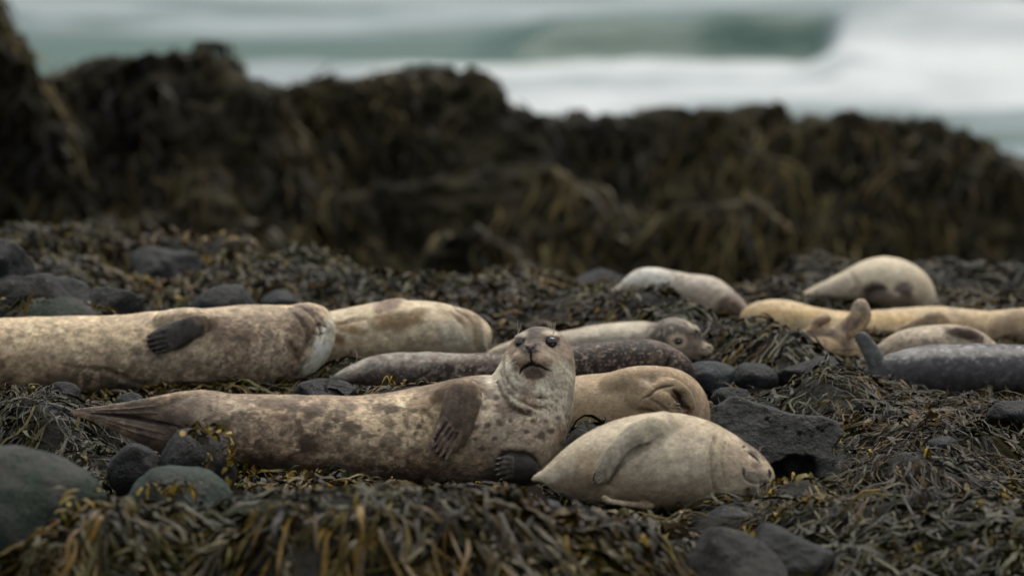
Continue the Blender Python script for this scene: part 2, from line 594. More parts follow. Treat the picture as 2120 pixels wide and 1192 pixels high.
def build_seal(label, fr, box, h, build, colour, disp=1.2, seed=0, claw_mat=None, hairs=0, flow=None, hlen=1.0, group='seals resting on the weedy shore'):
    f = Field(box, h)
    extra = {'eyes': [], 'claws': [], 'whiskers': []}
    build(f, extra)
    V, F = f.mesh()
    N = vnormals(V, F)
    V = V + N * (disp * fbm(V, 1 / 45., 4, seed + 3))[:, None]
    C = colour(V)
    # the bare skin of the flippers is darker or paler than the coat: tint what belongs to each blade, plus painted shade between the digits
    bare = np.zeros(len(V))
    for P, q, (tc_, al, grow) in f.tints:
        best = np.full(len(V), 9.0)
        for i in range(len(P) - 1):
            a, b = P[i, :3] * [1, 1, 1 / q], P[i + 1, :3] * [1, 1, 1 / q]
            p = V * [1, 1, 1 / q]
            ab = b - a
            t = np.clip(((p - a) @ ab) / max(ab @ ab, 1e-6), 0, 1)
            r = P[i, 3] + (P[i + 1, 3] - P[i, 3]) * t
            u = np.clip((i + t) / max(1, len(P) - 1) / .22, 0, 1) if len(P) > 4 else 1.0
            e = (np.linalg.norm(p - a - t[:, None] * ab, axis=1) - 2.5) / (r * grow) + .4 * (1 - u)
            best = np.minimum(best, e)
        m = (smoothstep(1.25, 1.0, best) * al)[:, None]
        bare = np.maximum(bare, m[:, 0])
        vv = 1 + .5 * fbm(V * [1, .5, 1], 1 / 9., 3, 5)[:, None]
        C = C * (1 - m) + np.array(tc_) * vv * m
    C = np.clip(C * np.array([1.20, 1.13, 1.02]), .004, .9)
    W = fr.world(V)
    base = np.array([W[:, 0].mean(), W[:, 1].mean(), W[:, 2].min()])
    root = bpy.data.objects.new('harbour_seal', None)
    col.objects.link(root)
    root.location = base
    root.empty_display_size = 0.2
    tag(root, label, 'seal', group)
    F = outward(W, F)
    link('body', mesh_from('body', W - base, F, M_FUR, colors=C), root)
    # guard hairs: short blades lying towards the tail, one object
    if hairs:
        rs = np.random.RandomState(seed + 77)
        tri = V[F]
        n_ = np.cross(tri[:, 2] - tri[:, 0], tri[:, 3] - tri[:, 1]); ar = np.linalg.norm(n_, axis=1); n_ /= ar[:, None] + 1e-9
        ar = ar * (n_[:, 1] < .75) * (bare[F[:, 0]] < .4)
        k = rs.choice(len(F), hairs, p=ar / ar.sum())
        u = rs.rand(hairs, 2)
        p = (tri[k, 0] * (1 - u[:, :1]) + tri[k, 1] * u[:, :1]) * (1 - u[:, 1:]) + (tri[k, 3] * (1 - u[:, :1]) + tri[k, 2] * u[:, :1]) * u[:, 1:]
        nn = n_[k]
        fl = np.tile(np.array([-1.0, .22, 0.]), (hairs, 1))
        if flow is not None: fl = flow(p)
        fl = fl + rs.normal(size=(hairs, 3)) * .16
        fl = fl - nn * (fl * nn).sum(1, keepdims=True)
        fl /= np.linalg.norm(fl, axis=1, keepdims=True) + 1e-6
        dd = fl + nn * rs.uniform(.10, .42, (hairs, 1)); dd /= np.linalg.norm(dd, axis=1, keepdims=True)
        sd = np.cross(fl, nn)
        ln = rs.uniform(4.0, 8.0, (hairs, 1)) * hlen
        q3 = np.stack([p - sd * .38, p + sd * .38, p + dd * ln], 1).reshape(-1, 3)
        cc = C[F[k, 0]] * rs.uniform(.75, 1.25, (hairs, 1))
        link('fur', mesh_from('fur', fr.world(q3) - base, np.arange(hairs * 3).reshape(-1, 3), M_HAIR, smooth=False, colors=np.clip(np.repeat(cc, 3, 0), .004, .9)), root)['kind'] = 'stuff'
    for (x, y, r, squash) in extra['eyes']:
        w = f.surf(x, y)
        bm_v, bm_f = sphere_arrays()
        v = bm_v * np.array([r, r * squash, r * .8]) + np.array([x, y, w - r * 0.02])
        link('eye', mesh_from('eye', fr.world(v) - base, outward(v, bm_f), M_EYE), root)
    for c in extra['claws']:
        v, ff = tube(fr.world(np.array(c)), 1.9 * fr.s, 0.5 * fr.s, 5)
        link('claw', mesh_from('claw', v - base, ff, claw_mat or M_CLAW), root)
    if extra['whiskers']:
        parts = []
        for (a, b, sag) in extra['whiskers']:
            a = np.array(a, float); b = np.array(b, float)
            pts = [a + (b - a) * t + np.array([0, sag * t * t, 0]) for t in np.linspace(0, 1, 6)]
            parts.append(tube(fr.world(np.array(pts)), 0.55 * fr.s, 0.18 * fr.s, 3))
        v, ff = join(parts)
        tag(link('whiskers', mesh_from('whiskers', v - base, ff, M_WHISK), root), kind='stuff')
    return root

_sph = None
def sphere_arrays():
    global _sph
    if _sph is None:
        nu, nv = 20, 12
        V = [(0, 0, -1)]
        for j in range(1, nv):
            th = math.pi * j / nv
            for i in range(nu):
                ph = 2 * math.pi * i / nu
                V.append((math.sin(th) * math.cos(ph), math.sin(th) * math.sin(ph), -math.cos(th)))
        V.append((0, 0, 1))
        F = []
        for i in range(nu):
            F.append([0, 1 + (i + 1) % nu, 1 + i, 0])
            for j in range(nv - 2):
                a = 1 + j * nu
                F.append([a + i, a + (i + 1) % nu, a + nu + (i + 1) % nu, a + nu + i])
        F2 = [q for q in F if q[0] != q[3]]
        # caps as quads would be degenerate: fold them into tiny quads
        for i in range(0, nu, 2):
            F2.append([0, 1 + (i + 2) % nu, 1 + (i + 1) % nu, 1 + i])
            a = 1 + (nv - 2) * nu
            F2.append([len(V) - 1, a + i, a + (i + 1) % nu, a + (i + 2) % nu])
        _sph = (np.array(V, float), np.array(F2))
    return _sph
# ---- the spotted seal in front, head raised and facing the viewer
CREAM = (0.56, 0.50, 0.41); PALE = (0.60, 0.58, 0.52); TAN = (0.46, 0.36, 0.25); BROWN = (0.13, 0.095, 0.068)
DARK = (0.045, 0.036, 0.032); GREYB = (0.20, 0.17, 0.145); UMBER = (0.22, 0.16, 0.11)

def b_main(f, ex):
    # trunk, then chest and neck rising into the head
    f.chain([(300, 872, 6, 18), (350, 868, 0, 36), (400, 873, 0, 55), (480, 884, 0, 67), (600, 901, 0, 82), (750, 911, 0, 90), (880, 903, 0, 100),
             (985, 892, 0, 110), (1055, 884, -2, 106), (1088, 845, -4, 93), (1103, 805, -6, 81), (1113, 772, -8, 75)], 8, sub=5)
    f.ell((1117, 744, -8), (69, 68, 72), 12)
    f.ell((1110, 985, -20), (40, 30, 50), 25)
    # belly and haunch fullness towards the viewer
    f.ell((820, 925, -18), (150, 72, 88), 30)
    f.ell((1080, 900, -30), (80, 95, 88), 25)
    # hind flippers: two blades, soles together
    f.chain([(440, 850, -4, 40), (390, 845, -10, 33), (330, 846, -12, 25), (260, 849, -10, 15), (200, 850, -8, 8), (150, 852, -6, 3.5)], 6, flat=(0, 0, 1), q=0.6)
    f.chain([(470, 895, -10, 50), (400, 900, -18, 42), (340, 902, -20, 33), (280, 888, -18, 21), (220, 869, -14, 12), (156, 856, -8, 4)], 4, flat=(0, 0, 1), q=0.6)
    f.line([(375, 882), (340, 876), (300, 868), (250, 860), (200, 856)], 4, 3)
    f.line([(372, 884), (395, 896), (410, 906)], 4, 4)
    for yy in (7, -7):
        f.line([(330, 846 + yy), (260, 850 + yy * .6), (190, 851 + yy * .3)], 1.6, 3, -1, False)
        f.line([(340, 902 + yy), (280, 887 + yy * .8), (215, 868 + yy * .4)], 1.8, 3, -1, False)
    # face: brow, cheeks, muzzle towards the viewer and a little left
    f.ell((1098, 735, -60), (33, 25, 36), 16)
    f.ell((1097, 724, -84), (17, 10, 15), 8)
    f.ell((1080, 744, -78), (20, 17, 23), 6)
    f.ell((1118, 745, -80), (24, 17, 23), 6)
    f.ell((1100, 772, -62), (30, 16, 26), 10)
    f.ell((1115, 796, -35), (52, 30, 45), 16)
    f.ell((1080, 699, -44), (15, 8, 14), 9); f.ell((1140, 696, -46), (18, 8, 14), 9)
    # eye sockets, nostrils, lip line, septum
    for (x, y, r) in ((1077, 710, 11.5), (1141, 708, 13.5)):
        w = f.surf(x, y); f.ell((x, y, w - 1), (r, r * .85, 7), 4, carve=True)
    f.line([(1086, 715), (1090, 719), (1094, 725)], 4.2, 1.6)
    f.line([(1108, 714), (1104, 719), (1100, 725)], 4.2, 1.6)
    f.line([(1097, 724), (1098, 733), (1099, 746)], 2.6, 1.5)
    f.line([(1076, 771), (1080, 763), (1088, 754), (1099, 748), (1111, 752), (1124, 760), (1138, 767)], 3.6, 1.6, 1)
    f.line([(1084, 762), (1099, 751), (1122, 762)], 3.2, 2, 2)
    f.line([(1176, 703), (1180, 711)], 2.2, 2)
    # throat rolls
    rolls = [[(1043, 742), (1047, 775), (1066, 803), (1096, 819), (1130, 822)],
             [(1037, 768), (1048, 800), (1072, 824), (1102, 838), (1128, 842)],
             [(1030, 790), (1046, 822), (1072, 846), (1098, 858)]]
    for i, p in enumerate(rolls):
        f.line(p, 5.5, 5, 1)
        f.line([(x + 7, y - 9) for x, y in p], 5.5, 7, 0, False)
    # crease behind the shoulder
    f.line([(880, 850), (893, 880), (897, 915)], 5, 8, 2)
    # near fore flipper, hanging over the side
    f.chain([(985, 826, -66, 24), (950, 824, -72, 30), (920, 826, -66, 22)], 14)
    f.blade([(968, 806, -8, 20), (955, 838, 7, 32), (943, 878, 13, 34), (930, 906, 13, 27), (920, 925, 10, 18)], 4, .30, tint=((.075, .055, .045), .9, 1.08))
    tips = [(901, 902), (903, 916), (907, 929), (914, 939), (926, 945)]
    roots = [(922, 866), (929, 878), (936, 888), (944, 894), (952, 892)]
    fingers(f, tips, roots, 6.2, 2.0, 3.8, ex['claws'], tint=((.17, .13, .105), .85, 1.0))
    # second fore flipper folded under the chest
    f.ell((1078, 970, -112), (36, 32, 26), 7)
    f.ell((1055, 962, -118), (26, 26, 18), 7)
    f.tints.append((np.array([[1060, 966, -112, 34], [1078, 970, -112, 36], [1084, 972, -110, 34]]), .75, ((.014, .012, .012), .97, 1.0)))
    fingers(f, [(1033, 945), (1031, 956), (1030, 967), (1033, 977), (1040, 987)],
            [(1056, 945), (1058, 953), (1058, 962), (1058, 971), (1060, 980)], 5.2, 2.0, 3.0, ex['claws'], tint=((.06, .052, .047), .85, 1.0))
    ex['eyes'] += [(1078, 710, 11.4, .97), (1141, 708, 12.2, .95)]
    rnd = random.Random(5)
    for s, cx in ((-1, 1078), (1, 1122)):
        for i in range(11):
            x0, y0 = cx + s * rnd.uniform(0, 10), 748 + rnd.uniform(-6, 8)
            w = f.surf(x0, y0)
            ex['whiskers'].append(((x0, y0, w + 1), (x0 + s * rnd.uniform(26, 46), y0 + rnd.uniform(6, 24), w + rnd.uniform(0, 22)), rnd.uniform(6, 14)))
    for x0 in (1073, 1146):
        for i in range(3):
            w = f.surf(x0, 692)
            ex['whiskers'].append(((x0, 692, w + 1), (x0 + rnd.uniform(-8, 8), 670 - rnd.uniform(0, 8), w + 4), 0))

def c_main(V):
    S = [
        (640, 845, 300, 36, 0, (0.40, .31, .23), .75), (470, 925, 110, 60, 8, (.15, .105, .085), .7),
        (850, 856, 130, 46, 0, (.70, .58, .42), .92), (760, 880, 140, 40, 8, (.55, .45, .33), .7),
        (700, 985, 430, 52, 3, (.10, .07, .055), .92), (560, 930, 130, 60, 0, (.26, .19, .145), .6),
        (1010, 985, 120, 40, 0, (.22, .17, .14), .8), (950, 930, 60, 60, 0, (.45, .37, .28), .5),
        (1060, 860, 110, 120, 0, (.56, .50, .42), .75), (1000, 805, 70, 28, -20, (.60, .57, .50), .9),
        (1150, 800, 50, 90, 0, (.68, .65, .58), .9), (1060, 780, 40, 55, 0, (.68, .65, .57), .9),
        # hindquarters
        (330, 880, 115, 60, 10, (.085, .062, .052), .95), (230, 850, 110, 30, 5, (.14, .105, .088), .9), (400, 840, 60, 26, -10, (.15, .115, .09), .8),
        (470, 850, 70, 30, -10, (.50, .43, .35), .65), (540, 900, 50, 40, 0, (.34, .26, .20), .5), (420, 905, 55, 35, 0, (.15, .10, .085), .7),
        # dark blotches
        (575, 835, 60, 14, 5, (.12, .085, .06), .8), (650, 850, 30, 16, 0, (.08, .055, .04), .92), (730, 842, 18, 9, 0, (.15, .11, .08), .8),
        (640, 915, 36, 26, 20, (.075, .052, .038), .92), (812, 845, 24, 11, 0, (.10, .075, .05), .95), (808, 873, 16, 9, 0, (.2, .15, .1), .8),
        (728, 884, 24, 18, 30, (.16, .12, .09), .8), (560, 960, 80, 26, 0, (.075, .054, .043), .8), (840, 990, 60, 16, 0, (.10, .07, .06), .7),
        (950, 805, 78, 26, -4, (.15, .105, .07), .95), (880, 836, 40, 20, -20, (.24, .17, .11), .8), (1050, 845, 36, 18, 10, (.16, .12, .10), .7),
        (1015, 812, 16, 14, 30, (.2, .17, .14), .8), (1010, 935, 60, 30, 20, (.30, .24, .2), .5), (1120, 920, 50, 60, 10, (.42, .37, .32), .6),
        # flippers
        (940, 880, 40, 70, 14, (.16, .12, .095), .7, .4), (903, 918, 14, 30, 10, (.26, .22, .18), .6, .3),
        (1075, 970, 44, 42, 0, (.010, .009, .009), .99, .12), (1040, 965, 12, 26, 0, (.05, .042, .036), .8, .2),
        # head: dark crown, bridge, muzzle
        (1117, 688, 60, 24, 0, (.10, .082, .075), .9), (1107, 703, 19, 22, 0, (.095, .078, .072), .85), (1160, 715, 22, 30, 0, (.28, .225, .19), .7),
        (1140, 690, 22, 8, 10, (.48, .43, .36), .8, .3), (1077, 694, 18, 7, -25, (.48, .43, .36), .8, .3),
        (1076, 745, 18, 20, 0, (.27, .20, .155), .85, .3), (1124, 742, 27, 19, 10, (.29, .215, .165), .85, .3),
        (1150, 738, 22, 18, 0, (.42, .36, .30), .6, .3),
        (1104, 772, 30, 15, 6, (.085, .058, .043), .95, .2), (1098, 721, 17, 9, 0, (.05, .04, .038), .97, .12), (1099, 738, 3, 13, 0, (.03, .022, .02), .9, .1),
        (1141, 708, 14.5, 12, 0, (.03, .025, .022), .95, .1), (1077, 710, 12.5, 11, 0, (.03, .025, .022), .95, .1),
        ('L', [(1076, 772), (1079, 764), (1087, 755), (1099, 748), (1111, 752), (1125, 760), (1141, 766)], 3.4, (.012, .010, .009), .97),
        ('L', [(1089, 757), (1099, 752), (1112, 756)], 4.0, (.012, .010, .009), .97),
        ('L', [(1085, 714), (1090, 719), (1094, 726)], 3.4, (.008, .007, .007), .97), ('L', [(1109, 713), (1104, 719), (1100, 726)], 3.4, (.008, .007, .007), .97),
        ('L', [(1097, 724), (1098, 734), (1099, 748)], 2.0, (.012, .010, .009), .95),
        ('L', [(1066, 735), (1064, 750), (1068, 764)], 3, (.20, .15, .12), .6), ('L', [(1112, 722), (1130, 726), (1146, 740)], 2.4, (.46, .40, .33), .5),
        ('L', [(1043, 742), (1047, 775), (1066, 803), (1096, 819), (1130, 822)], 3.4, (.19, .155, .125), .75),  # throat rolls: shade painted as dark lines along the carved grooves
        ('L', [(1037, 768), (1048, 800), (1072, 824), (1102, 838), (1128, 842)], 3.4, (.17, .135, .11), .75),
        ('L', [(1030, 790), (1046, 822), (1072, 846), (1098, 858)], 4, (.13, .10, .08), .7), ('L', [(1176, 702), (1180, 712)], 2.2, (.06, .05, .045), .9),
        ('L', [(375, 882), (340, 876), (300, 868), (250, 860), (190, 855)], 4, (.02, .016, .014), .9), ('L', [(372, 884), (395, 896), (410, 906)], 4, (.03, .024, .02), .8),  # painted shade in the crease between the hind flippers
    ]
    for i, (x, y, r) in enumerate([(1060, 843, 9), (1078, 846, 7), (1096, 848, 5), (1030, 822, 6), (1034, 872, 8), (1010, 878, 7), (984, 882, 7), (1120, 900, 9), (1104, 868, 5),
                                   (1140, 890, 7), (1155, 862, 5), (1025, 905, 5), (985, 905, 5), (870, 880, 6), (860, 848, 5), (1090, 890, 5), (1165, 915, 6), (1130, 868, 4), (1058, 868, 5),
                                   (790, 838, 6), (700, 868, 7), (770, 900, 6), (680, 880, 9), (620, 870, 8), (1040, 930, 5), (1000, 925, 6), (965, 900, 5)]):
        S.append((x, y, r * 1.3, r, 0, (.085, .065, .05), .85, .4))
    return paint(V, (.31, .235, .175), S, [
        (1 / 13., .10, .32, (.60, .50, .38), .62, (420, 1010, 860, 965)),
        (1 / 6., .22, .40, (.62, .53, .42), .38, (430, 1190, 820, 1000)),
        (1 / 17., .22, .40, (.085, .058, .042), .62, (430, 900, 820, 1000)),
        (1 / 8., .26, .44, (.09, .065, .05), .50, (420, 1200, 800, 1010)),
        (1 / 4.5, .30, .5, (.62, .58, .52), .75, (1075, 1175, 668, 705)),
        (1 / 4.5, .22, .42, (.15, .12, .10), .50, (1040, 1200, 690, 850)),
        (1 / 30., .25, .5, (.20, .15, .11), .45, (430, 900, 810, 1000))], seed=3, mottle=.30, split=[q[0] for q in S].index(575))

# ---- big mottled seal at the left, lying on its side, head turned away
def b_left(f, ex):
    f.chain([(-395, 775, 0, 16), (-330, 765, 0, 34), (-240, 750, 0, 55), (-120, 737, 0, 68), (0, 736, 0, 76), (120, 737, 0, 80), (230, 738, 0, 82), (330, 735, 0, 88), (430, 733, 0, 92),
             (520, 728, 0, 94), (575, 722, 2, 88), (612, 706, 8, 70), (634, 690, 14, 54)], 8, sub=4)
    f.ell((640, 672, 16), (44, 42, 52), 16)
    f.ell((650, 700, 24), (33, 62, 40), 16, rz=14)
    f.ell((638, 738, 26), (24, 38, 30), 14, rz=25)
    f.chain([(-395, 775, -6, 22), (-450, 770, -10, 18), (-520, 768, -10, 5)], 6, flat=(0, 0, 1), q=.6)
    f.chain([(-395, 785, 10, 22), (-440, 795, 10, 17), (-500, 800, 10, 5)], 6, flat=(0, 0, 1), q=.6)
    # neck folds under the jaw
    f.line([(600, 640), (628, 668), (640, 700), (632, 735)], 5, 6, 1)
    f.line([(622, 634), (650, 655), (664, 682), (664, 704)], 4.5, 5, 1)
    f.line([(640, 640), (662, 656), (674, 676)], 3.2, 3, 1)
    f.line([(652, 676), (662, 672), (676, 680)], 2.4, 2.5)
    f.line([(648, 688), (660, 692), (672, 690)], 2.0, 2.5)
    f.line([(596, 700), (612, 740), (606, 790)], 6, 10, 2)
    f.line([(150, 760), (230, 768), (300, 800)], 4, 8, 1)
    f.line([(128, 752), (142, 757), (156, 753)], 2.5, 3)
    # fore flipper lying on the flank
    f.chain([(340, 664, -56, 18), (400, 664, -60, 22), (440, 668, -60, 14)], 14)
    f.blade([(432, 664, 2, 5), (406, 676, 10, 17), (376, 688, 13, 25), (348, 701, 13, 26), (332, 709, 11, 22)], 3, .30, tint=((.050, .047, .050), .98, 1.12))
    fingers(f, [(315, 694), (312, 703), (314, 713), (320, 722), (330, 729)], [(346, 682), (346, 693), (348, 704), (352, 714), (360, 720)], 5.0, 2.0, 3.0, ex['claws'], tint=((.075, .07, .068), .95, 1.1))
    rnd = random.Random(11)
    for i in range(12):
        x0, y0 = 650 + rnd.uniform(-4, 10), 705 + rnd.uniform(-10, 10)
        w = f.surf(x0, y0)
        ex['whiskers'].append(((x0, y0, w + 1), (x0 - rnd.uniform(8, 26), y0 + rnd.uniform(30, 60), w - rnd.uniform(0, 12)), 3))

def c_left(V):
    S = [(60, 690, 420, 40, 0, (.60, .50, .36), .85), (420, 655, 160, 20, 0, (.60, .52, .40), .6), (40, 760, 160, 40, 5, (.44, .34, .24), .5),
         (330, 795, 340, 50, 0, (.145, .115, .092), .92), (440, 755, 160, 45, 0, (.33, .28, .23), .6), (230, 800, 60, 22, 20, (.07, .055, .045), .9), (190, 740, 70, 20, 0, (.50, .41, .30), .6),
         (490, 690, 80, 30, 25, (.13, .095, .07), .75, .9), (540, 660, 60, 20, 15, (.34, .27, .2), .6, .8), (560, 710, 50, 50, 0, (.46, .39, .32), .6), (590, 770, 34, 60, 0, (.40, .34, .28), .6),
         (452, 668, 30, 14, 0, (.16, .11, .08), .7, .8), (310, 735, 36, 22, 0, (.19, .165, .15), .7, .6),
         (632, 648, 40, 20, 0, (.22, .175, .15), .9, .4), (636, 692, 34, 50, 10, (.145, .105, .08), .93, .4), (655, 655, 16, 8, 10, (.42, .36, .30), .7), (620, 712, 16, 34, 20, (.30, .24, .19), .6),
         (671, 720, 26, 62, 14, (.80, .80, .73), .97, .2), (646, 757, 24, 28, 20, (.80, .80, .73), .95, .2), (686, 680, 14, 34, 0, (.62, .61, .56), .9, .2),
         
         ('L', [(622, 634), (650, 655), (664, 682), (664, 704)], 3, (.07, .05, .04), .7), ('L', [(650, 676), (662, 671), (677, 678)], 2, (.03, .022, .02), .85), ('L', [(640, 644), (662, 658), (676, 676)], 2.2, (.09, .065, .05), .7), ('L', [(648, 690), (660, 693), (674, 688)], 1.8, (.03, .022, .02), .8), ('L', [(600, 640), (628, 668), (640, 700), (632, 735)], 4, (.12, .09, .07), .6),  # the neck fold lines are shade painted over the carved folds
         (3, 755, 16, 16, 0, (.2, .1, .06), .5), (372, 655, 60, 8, -4, (.3, .2, .14), .6)]
    return paint(V, (.50, .41, .31), S, [
        (1 / 22., .02, .35, (.15, .11, .085), .62, (420, 640, 655, 800)),
        (1 / 6., .05, .30, (.085, .06, .045), .72, (430, 640, 650, 830)),
        (1 / 8., .16, .34, (.60, .51, .40), .62, (150, 610, 715, 830)),
        (1 / 5., .18, .40, (.20, .15, .11), .50, (0, 620, 640, 830)),
        (1 / 26., .2, .5, (.26, .20, .15), .45, (60, 600, 690, 830))], seed=8, mottle=.3)

# ---- cream seal with brown patches, on its back behind the big one
def b_cream(f, ex):
    f.chain([(470, 735, 0, 14), (540, 728, 0, 34), (620, 712, 0, 50), (700, 702, 0, 56), (790, 690, 0, 62), (870, 686, 0, 61), (925, 690, 0, 56), (965, 694, 0, 46), (985, 700, 0, 30)], 8)
    f.ell((972, 688, -6), (28, 38, 36), 10, rz=-20)
    f.line([(945, 642), (972, 660), (984, 690), (982, 722)], 4, 4, 1)
    f.line([(930, 645), (958, 672), (965, 700)], 3, 5, 1)
    f.chain([(832, 626, 4, 9), (806, 632, 0, 13), (780, 641, -4, 10)], 6, flat=(.2, 1, 0), q=.7)
    fingers(f, [(770, 640), (772, 645), (778, 648)], [(790, 634), (790, 638), (794, 642)], 3.4, 2, 2)
    f.line([(700, 672), (730, 664), (760, 660)], 3, 6, 1)
    rnd = random.Random(2)
    for i in range(9):
        w = f.surf(955, 650)
        ex['whiskers'].append(((955 + rnd.uniform(-6, 6), 650, w + 10), (930 + rnd.uniform(-8, 14), 624 + rnd.uniform(-3, 6), w), 0))
    for i in range(9):
        w = f.surf(995, 690)
        ex['whiskers'].append(((992, 690 + rnd.uniform(-8, 12), w + 6), (1008 + rnd.uniform(0, 6), 712 + rnd.uniform(-14, 14), w), 5))

def c_cream(V):
    S = [(850, 720, 200, 34, 0, (.46, .40, .33), .6), (822, 666, 58, 26, 0, (.22, .155, .085), .95, .3), (860, 655, 30, 18, -30, (.25, .18, .10), .9, .3), (722, 678, 40, 11, 16, (.26, .18, .10), .92, .3),
         (703, 702, 15, 12, 20, (.20, .12, .07), .9, .3), (806, 632, 34, 15, -15, (.19, .13, .10), .95, .2), (940, 700, 40, 50, 0, (.56, .53, .47), .7), (975, 660, 30, 22, 30, (.34, .27, .19), .85, .3),
         (990, 690, 12, 40, 0, (.36, .30, .22), .8, .2), (940, 655, 46, 6, 28, (.34, .27, .18), .7, .3), (700, 730, 60, 20, 0, (.40, .34, .28), .6)]
    return paint(V, (.62, .55, .43), S, [(1 / 9., .25, .5, (.36, .30, .24), .35, None)], seed=21, mottle=.2)

# ---- dark spotted seal lying behind the front one
def b_dark(f, ex):
    f.chain([(690, 786, 0, 6), (725, 776, 0, 16), (780, 768, 0, 30), (860, 766, 0, 36), (960, 770, 0, 37), (1080, 770, 0, 42), (1190, 766, 0, 50), (1290, 757, 0, 52), (1345, 755, 0, 50), (1385, 762, 0, 40),
             (1415, 778, 0, 27), (1435, 792, -2, 18)], 7)
    f.ell((1440, 795, -8), (17, 14, 16), 6, rz=45)
    f.ell((1400, 770, -4), (34, 34, 34), 10)
    w = f.surf(1408, 775); f.line([(1402, 771), (1408, 776), (1415, 777)], 2.4, 2)
    f.line([(1449, 795), (1452, 800), (1450, 806)], 2.2, 1.6)
    f.line([(1392, 735), (1380, 760), (1384, 790)], 4, 6, 1)
    rnd = random.Random(3)
    for i in range(8):
        w = f.surf(1440, 800)
        ex['whiskers'].append(((1440, 800 + rnd.uniform(-4, 4), w + 1), (1440 + rnd.uniform(-12, 18), 822 + rnd.uniform(-6, 8), w - 4), 2))

def c_dark(V):
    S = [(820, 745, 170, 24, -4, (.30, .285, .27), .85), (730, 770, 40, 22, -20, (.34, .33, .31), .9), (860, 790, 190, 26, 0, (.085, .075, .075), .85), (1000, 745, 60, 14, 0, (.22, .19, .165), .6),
         (1400, 790, 40, 24, 40, (.11, .075, .055), .8), (1445, 798, 14, 18, 0, (.20, .15, .12), .8), (1370, 712, 60, 8, 20, (.12, .09, .075), .7)]
    return paint(V, (.024, .017, .015), S, [
        (1 / 6., .20, .38, (.34, .30, .27), .6, (700, 1060, 715, 790)), (1 / 4.5, .34, .46, (.26, .21, .18), .75, (1150, 1420, 700, 800)), (1 / 14., .2, .5, (.12, .08, .07), .6, None)], seed=31, mottle=.3)

# ---- pale seal with a grey head behind the dark one
def b_grey(f, ex):
    f.chain([(1020, 735, 0, 12), (1080, 728, 0, 26), (1160, 722, 0, 33), (1230, 714, 0, 38), (1290, 708, 0, 38), (1345, 704, 0, 36)], 8)
    f.ell((1395, 703, -6), (50, 46, 50), 12)
    f.ell((1418, 722, -12), (42, 30, 40), 12)
    f.ell((1445, 726, -12), (26, 19, 26), 8, rz=10)
    f.ell((1463, 724, -10), (14, 12, 16), 5)
    f.ell((1432, 690, -16), (16, 18, 20), 8, rz=40)
    w = f.surf(1403, 707); f.ell((1403, 707, w), (11, 7.5, 5), 3, carve=True)
    f.line([(1437, 684), (1444, 690), (1447, 697)], 3, 2)
    f.line([(1436, 737), (1450, 739), (1468, 735)], 2.4, 2)
    f.line([(1466, 714), (1470, 720), (1470, 727)], 2.6, 2)
    f.line([(1448, 715), (1452, 724), (1462, 730)], 2, 2)
    f.line([(1350, 670), (1340, 700), (1346, 735)], 3, 5, 1)
    ex['eyes'].append((1403, 707, 7.5, .7))
    rnd = random.Random(4)
    for i in range(12):
        w = f.surf(1455, 728)
        ex['whiskers'].append(((1458 + rnd.uniform(-8, 6), 728 + rnd.uniform(-4, 6), w + 1), (1482 + rnd.uniform(-6, 10), 742 + rnd.uniform(-10, 12), w - 6), 4))

def c_grey(V):
    S = [(1270, 690, 110, 22, -8, (.60, .57, .51), .85), (1240, 715, 120, 18, -4, (.28, .25, .22), .6), (1392, 690, 58, 42, 20, (.085, .068, .062), .97, .3), (1365, 705, 26, 38, 0, (.10, .08, .072), .9),
         (1402, 706, 24, 17, 10, (.58, .48, .38), .97, .2), (1403, 707, 11, 8, 0, (.02, .017, .016), .98, .12), (1410, 735, 40, 16, 5, (.36, .30, .25), .85, .3), (1440, 703, 20, 24, 30, (.12, .09, .08), .9, .3),
         (1452, 680, 10, 10, 0, (.4, .34, .28), .6), (1465, 728, 12, 14, 0, (.42, .37, .31), .8, .3), (1450, 728, 14, 9, 0, (.24, .19, .165), .7, .3), (1438, 688, 8, 8, 0, (.05, .04, .04), .9, .2), (1467, 720, 5, 6, 0, (.04, .03, .03), .9, .2)]
    return paint(V, (.46, .42, .36), S, [(1 / 8., .2, .5, (.2, .17, .15), .5, (1180, 1360, 690, 760)), (1 / 4.5, .35, .55, (.5, .46, .42), .6, (1350, 1460, 655, 700))], seed=41, mottle=.16)

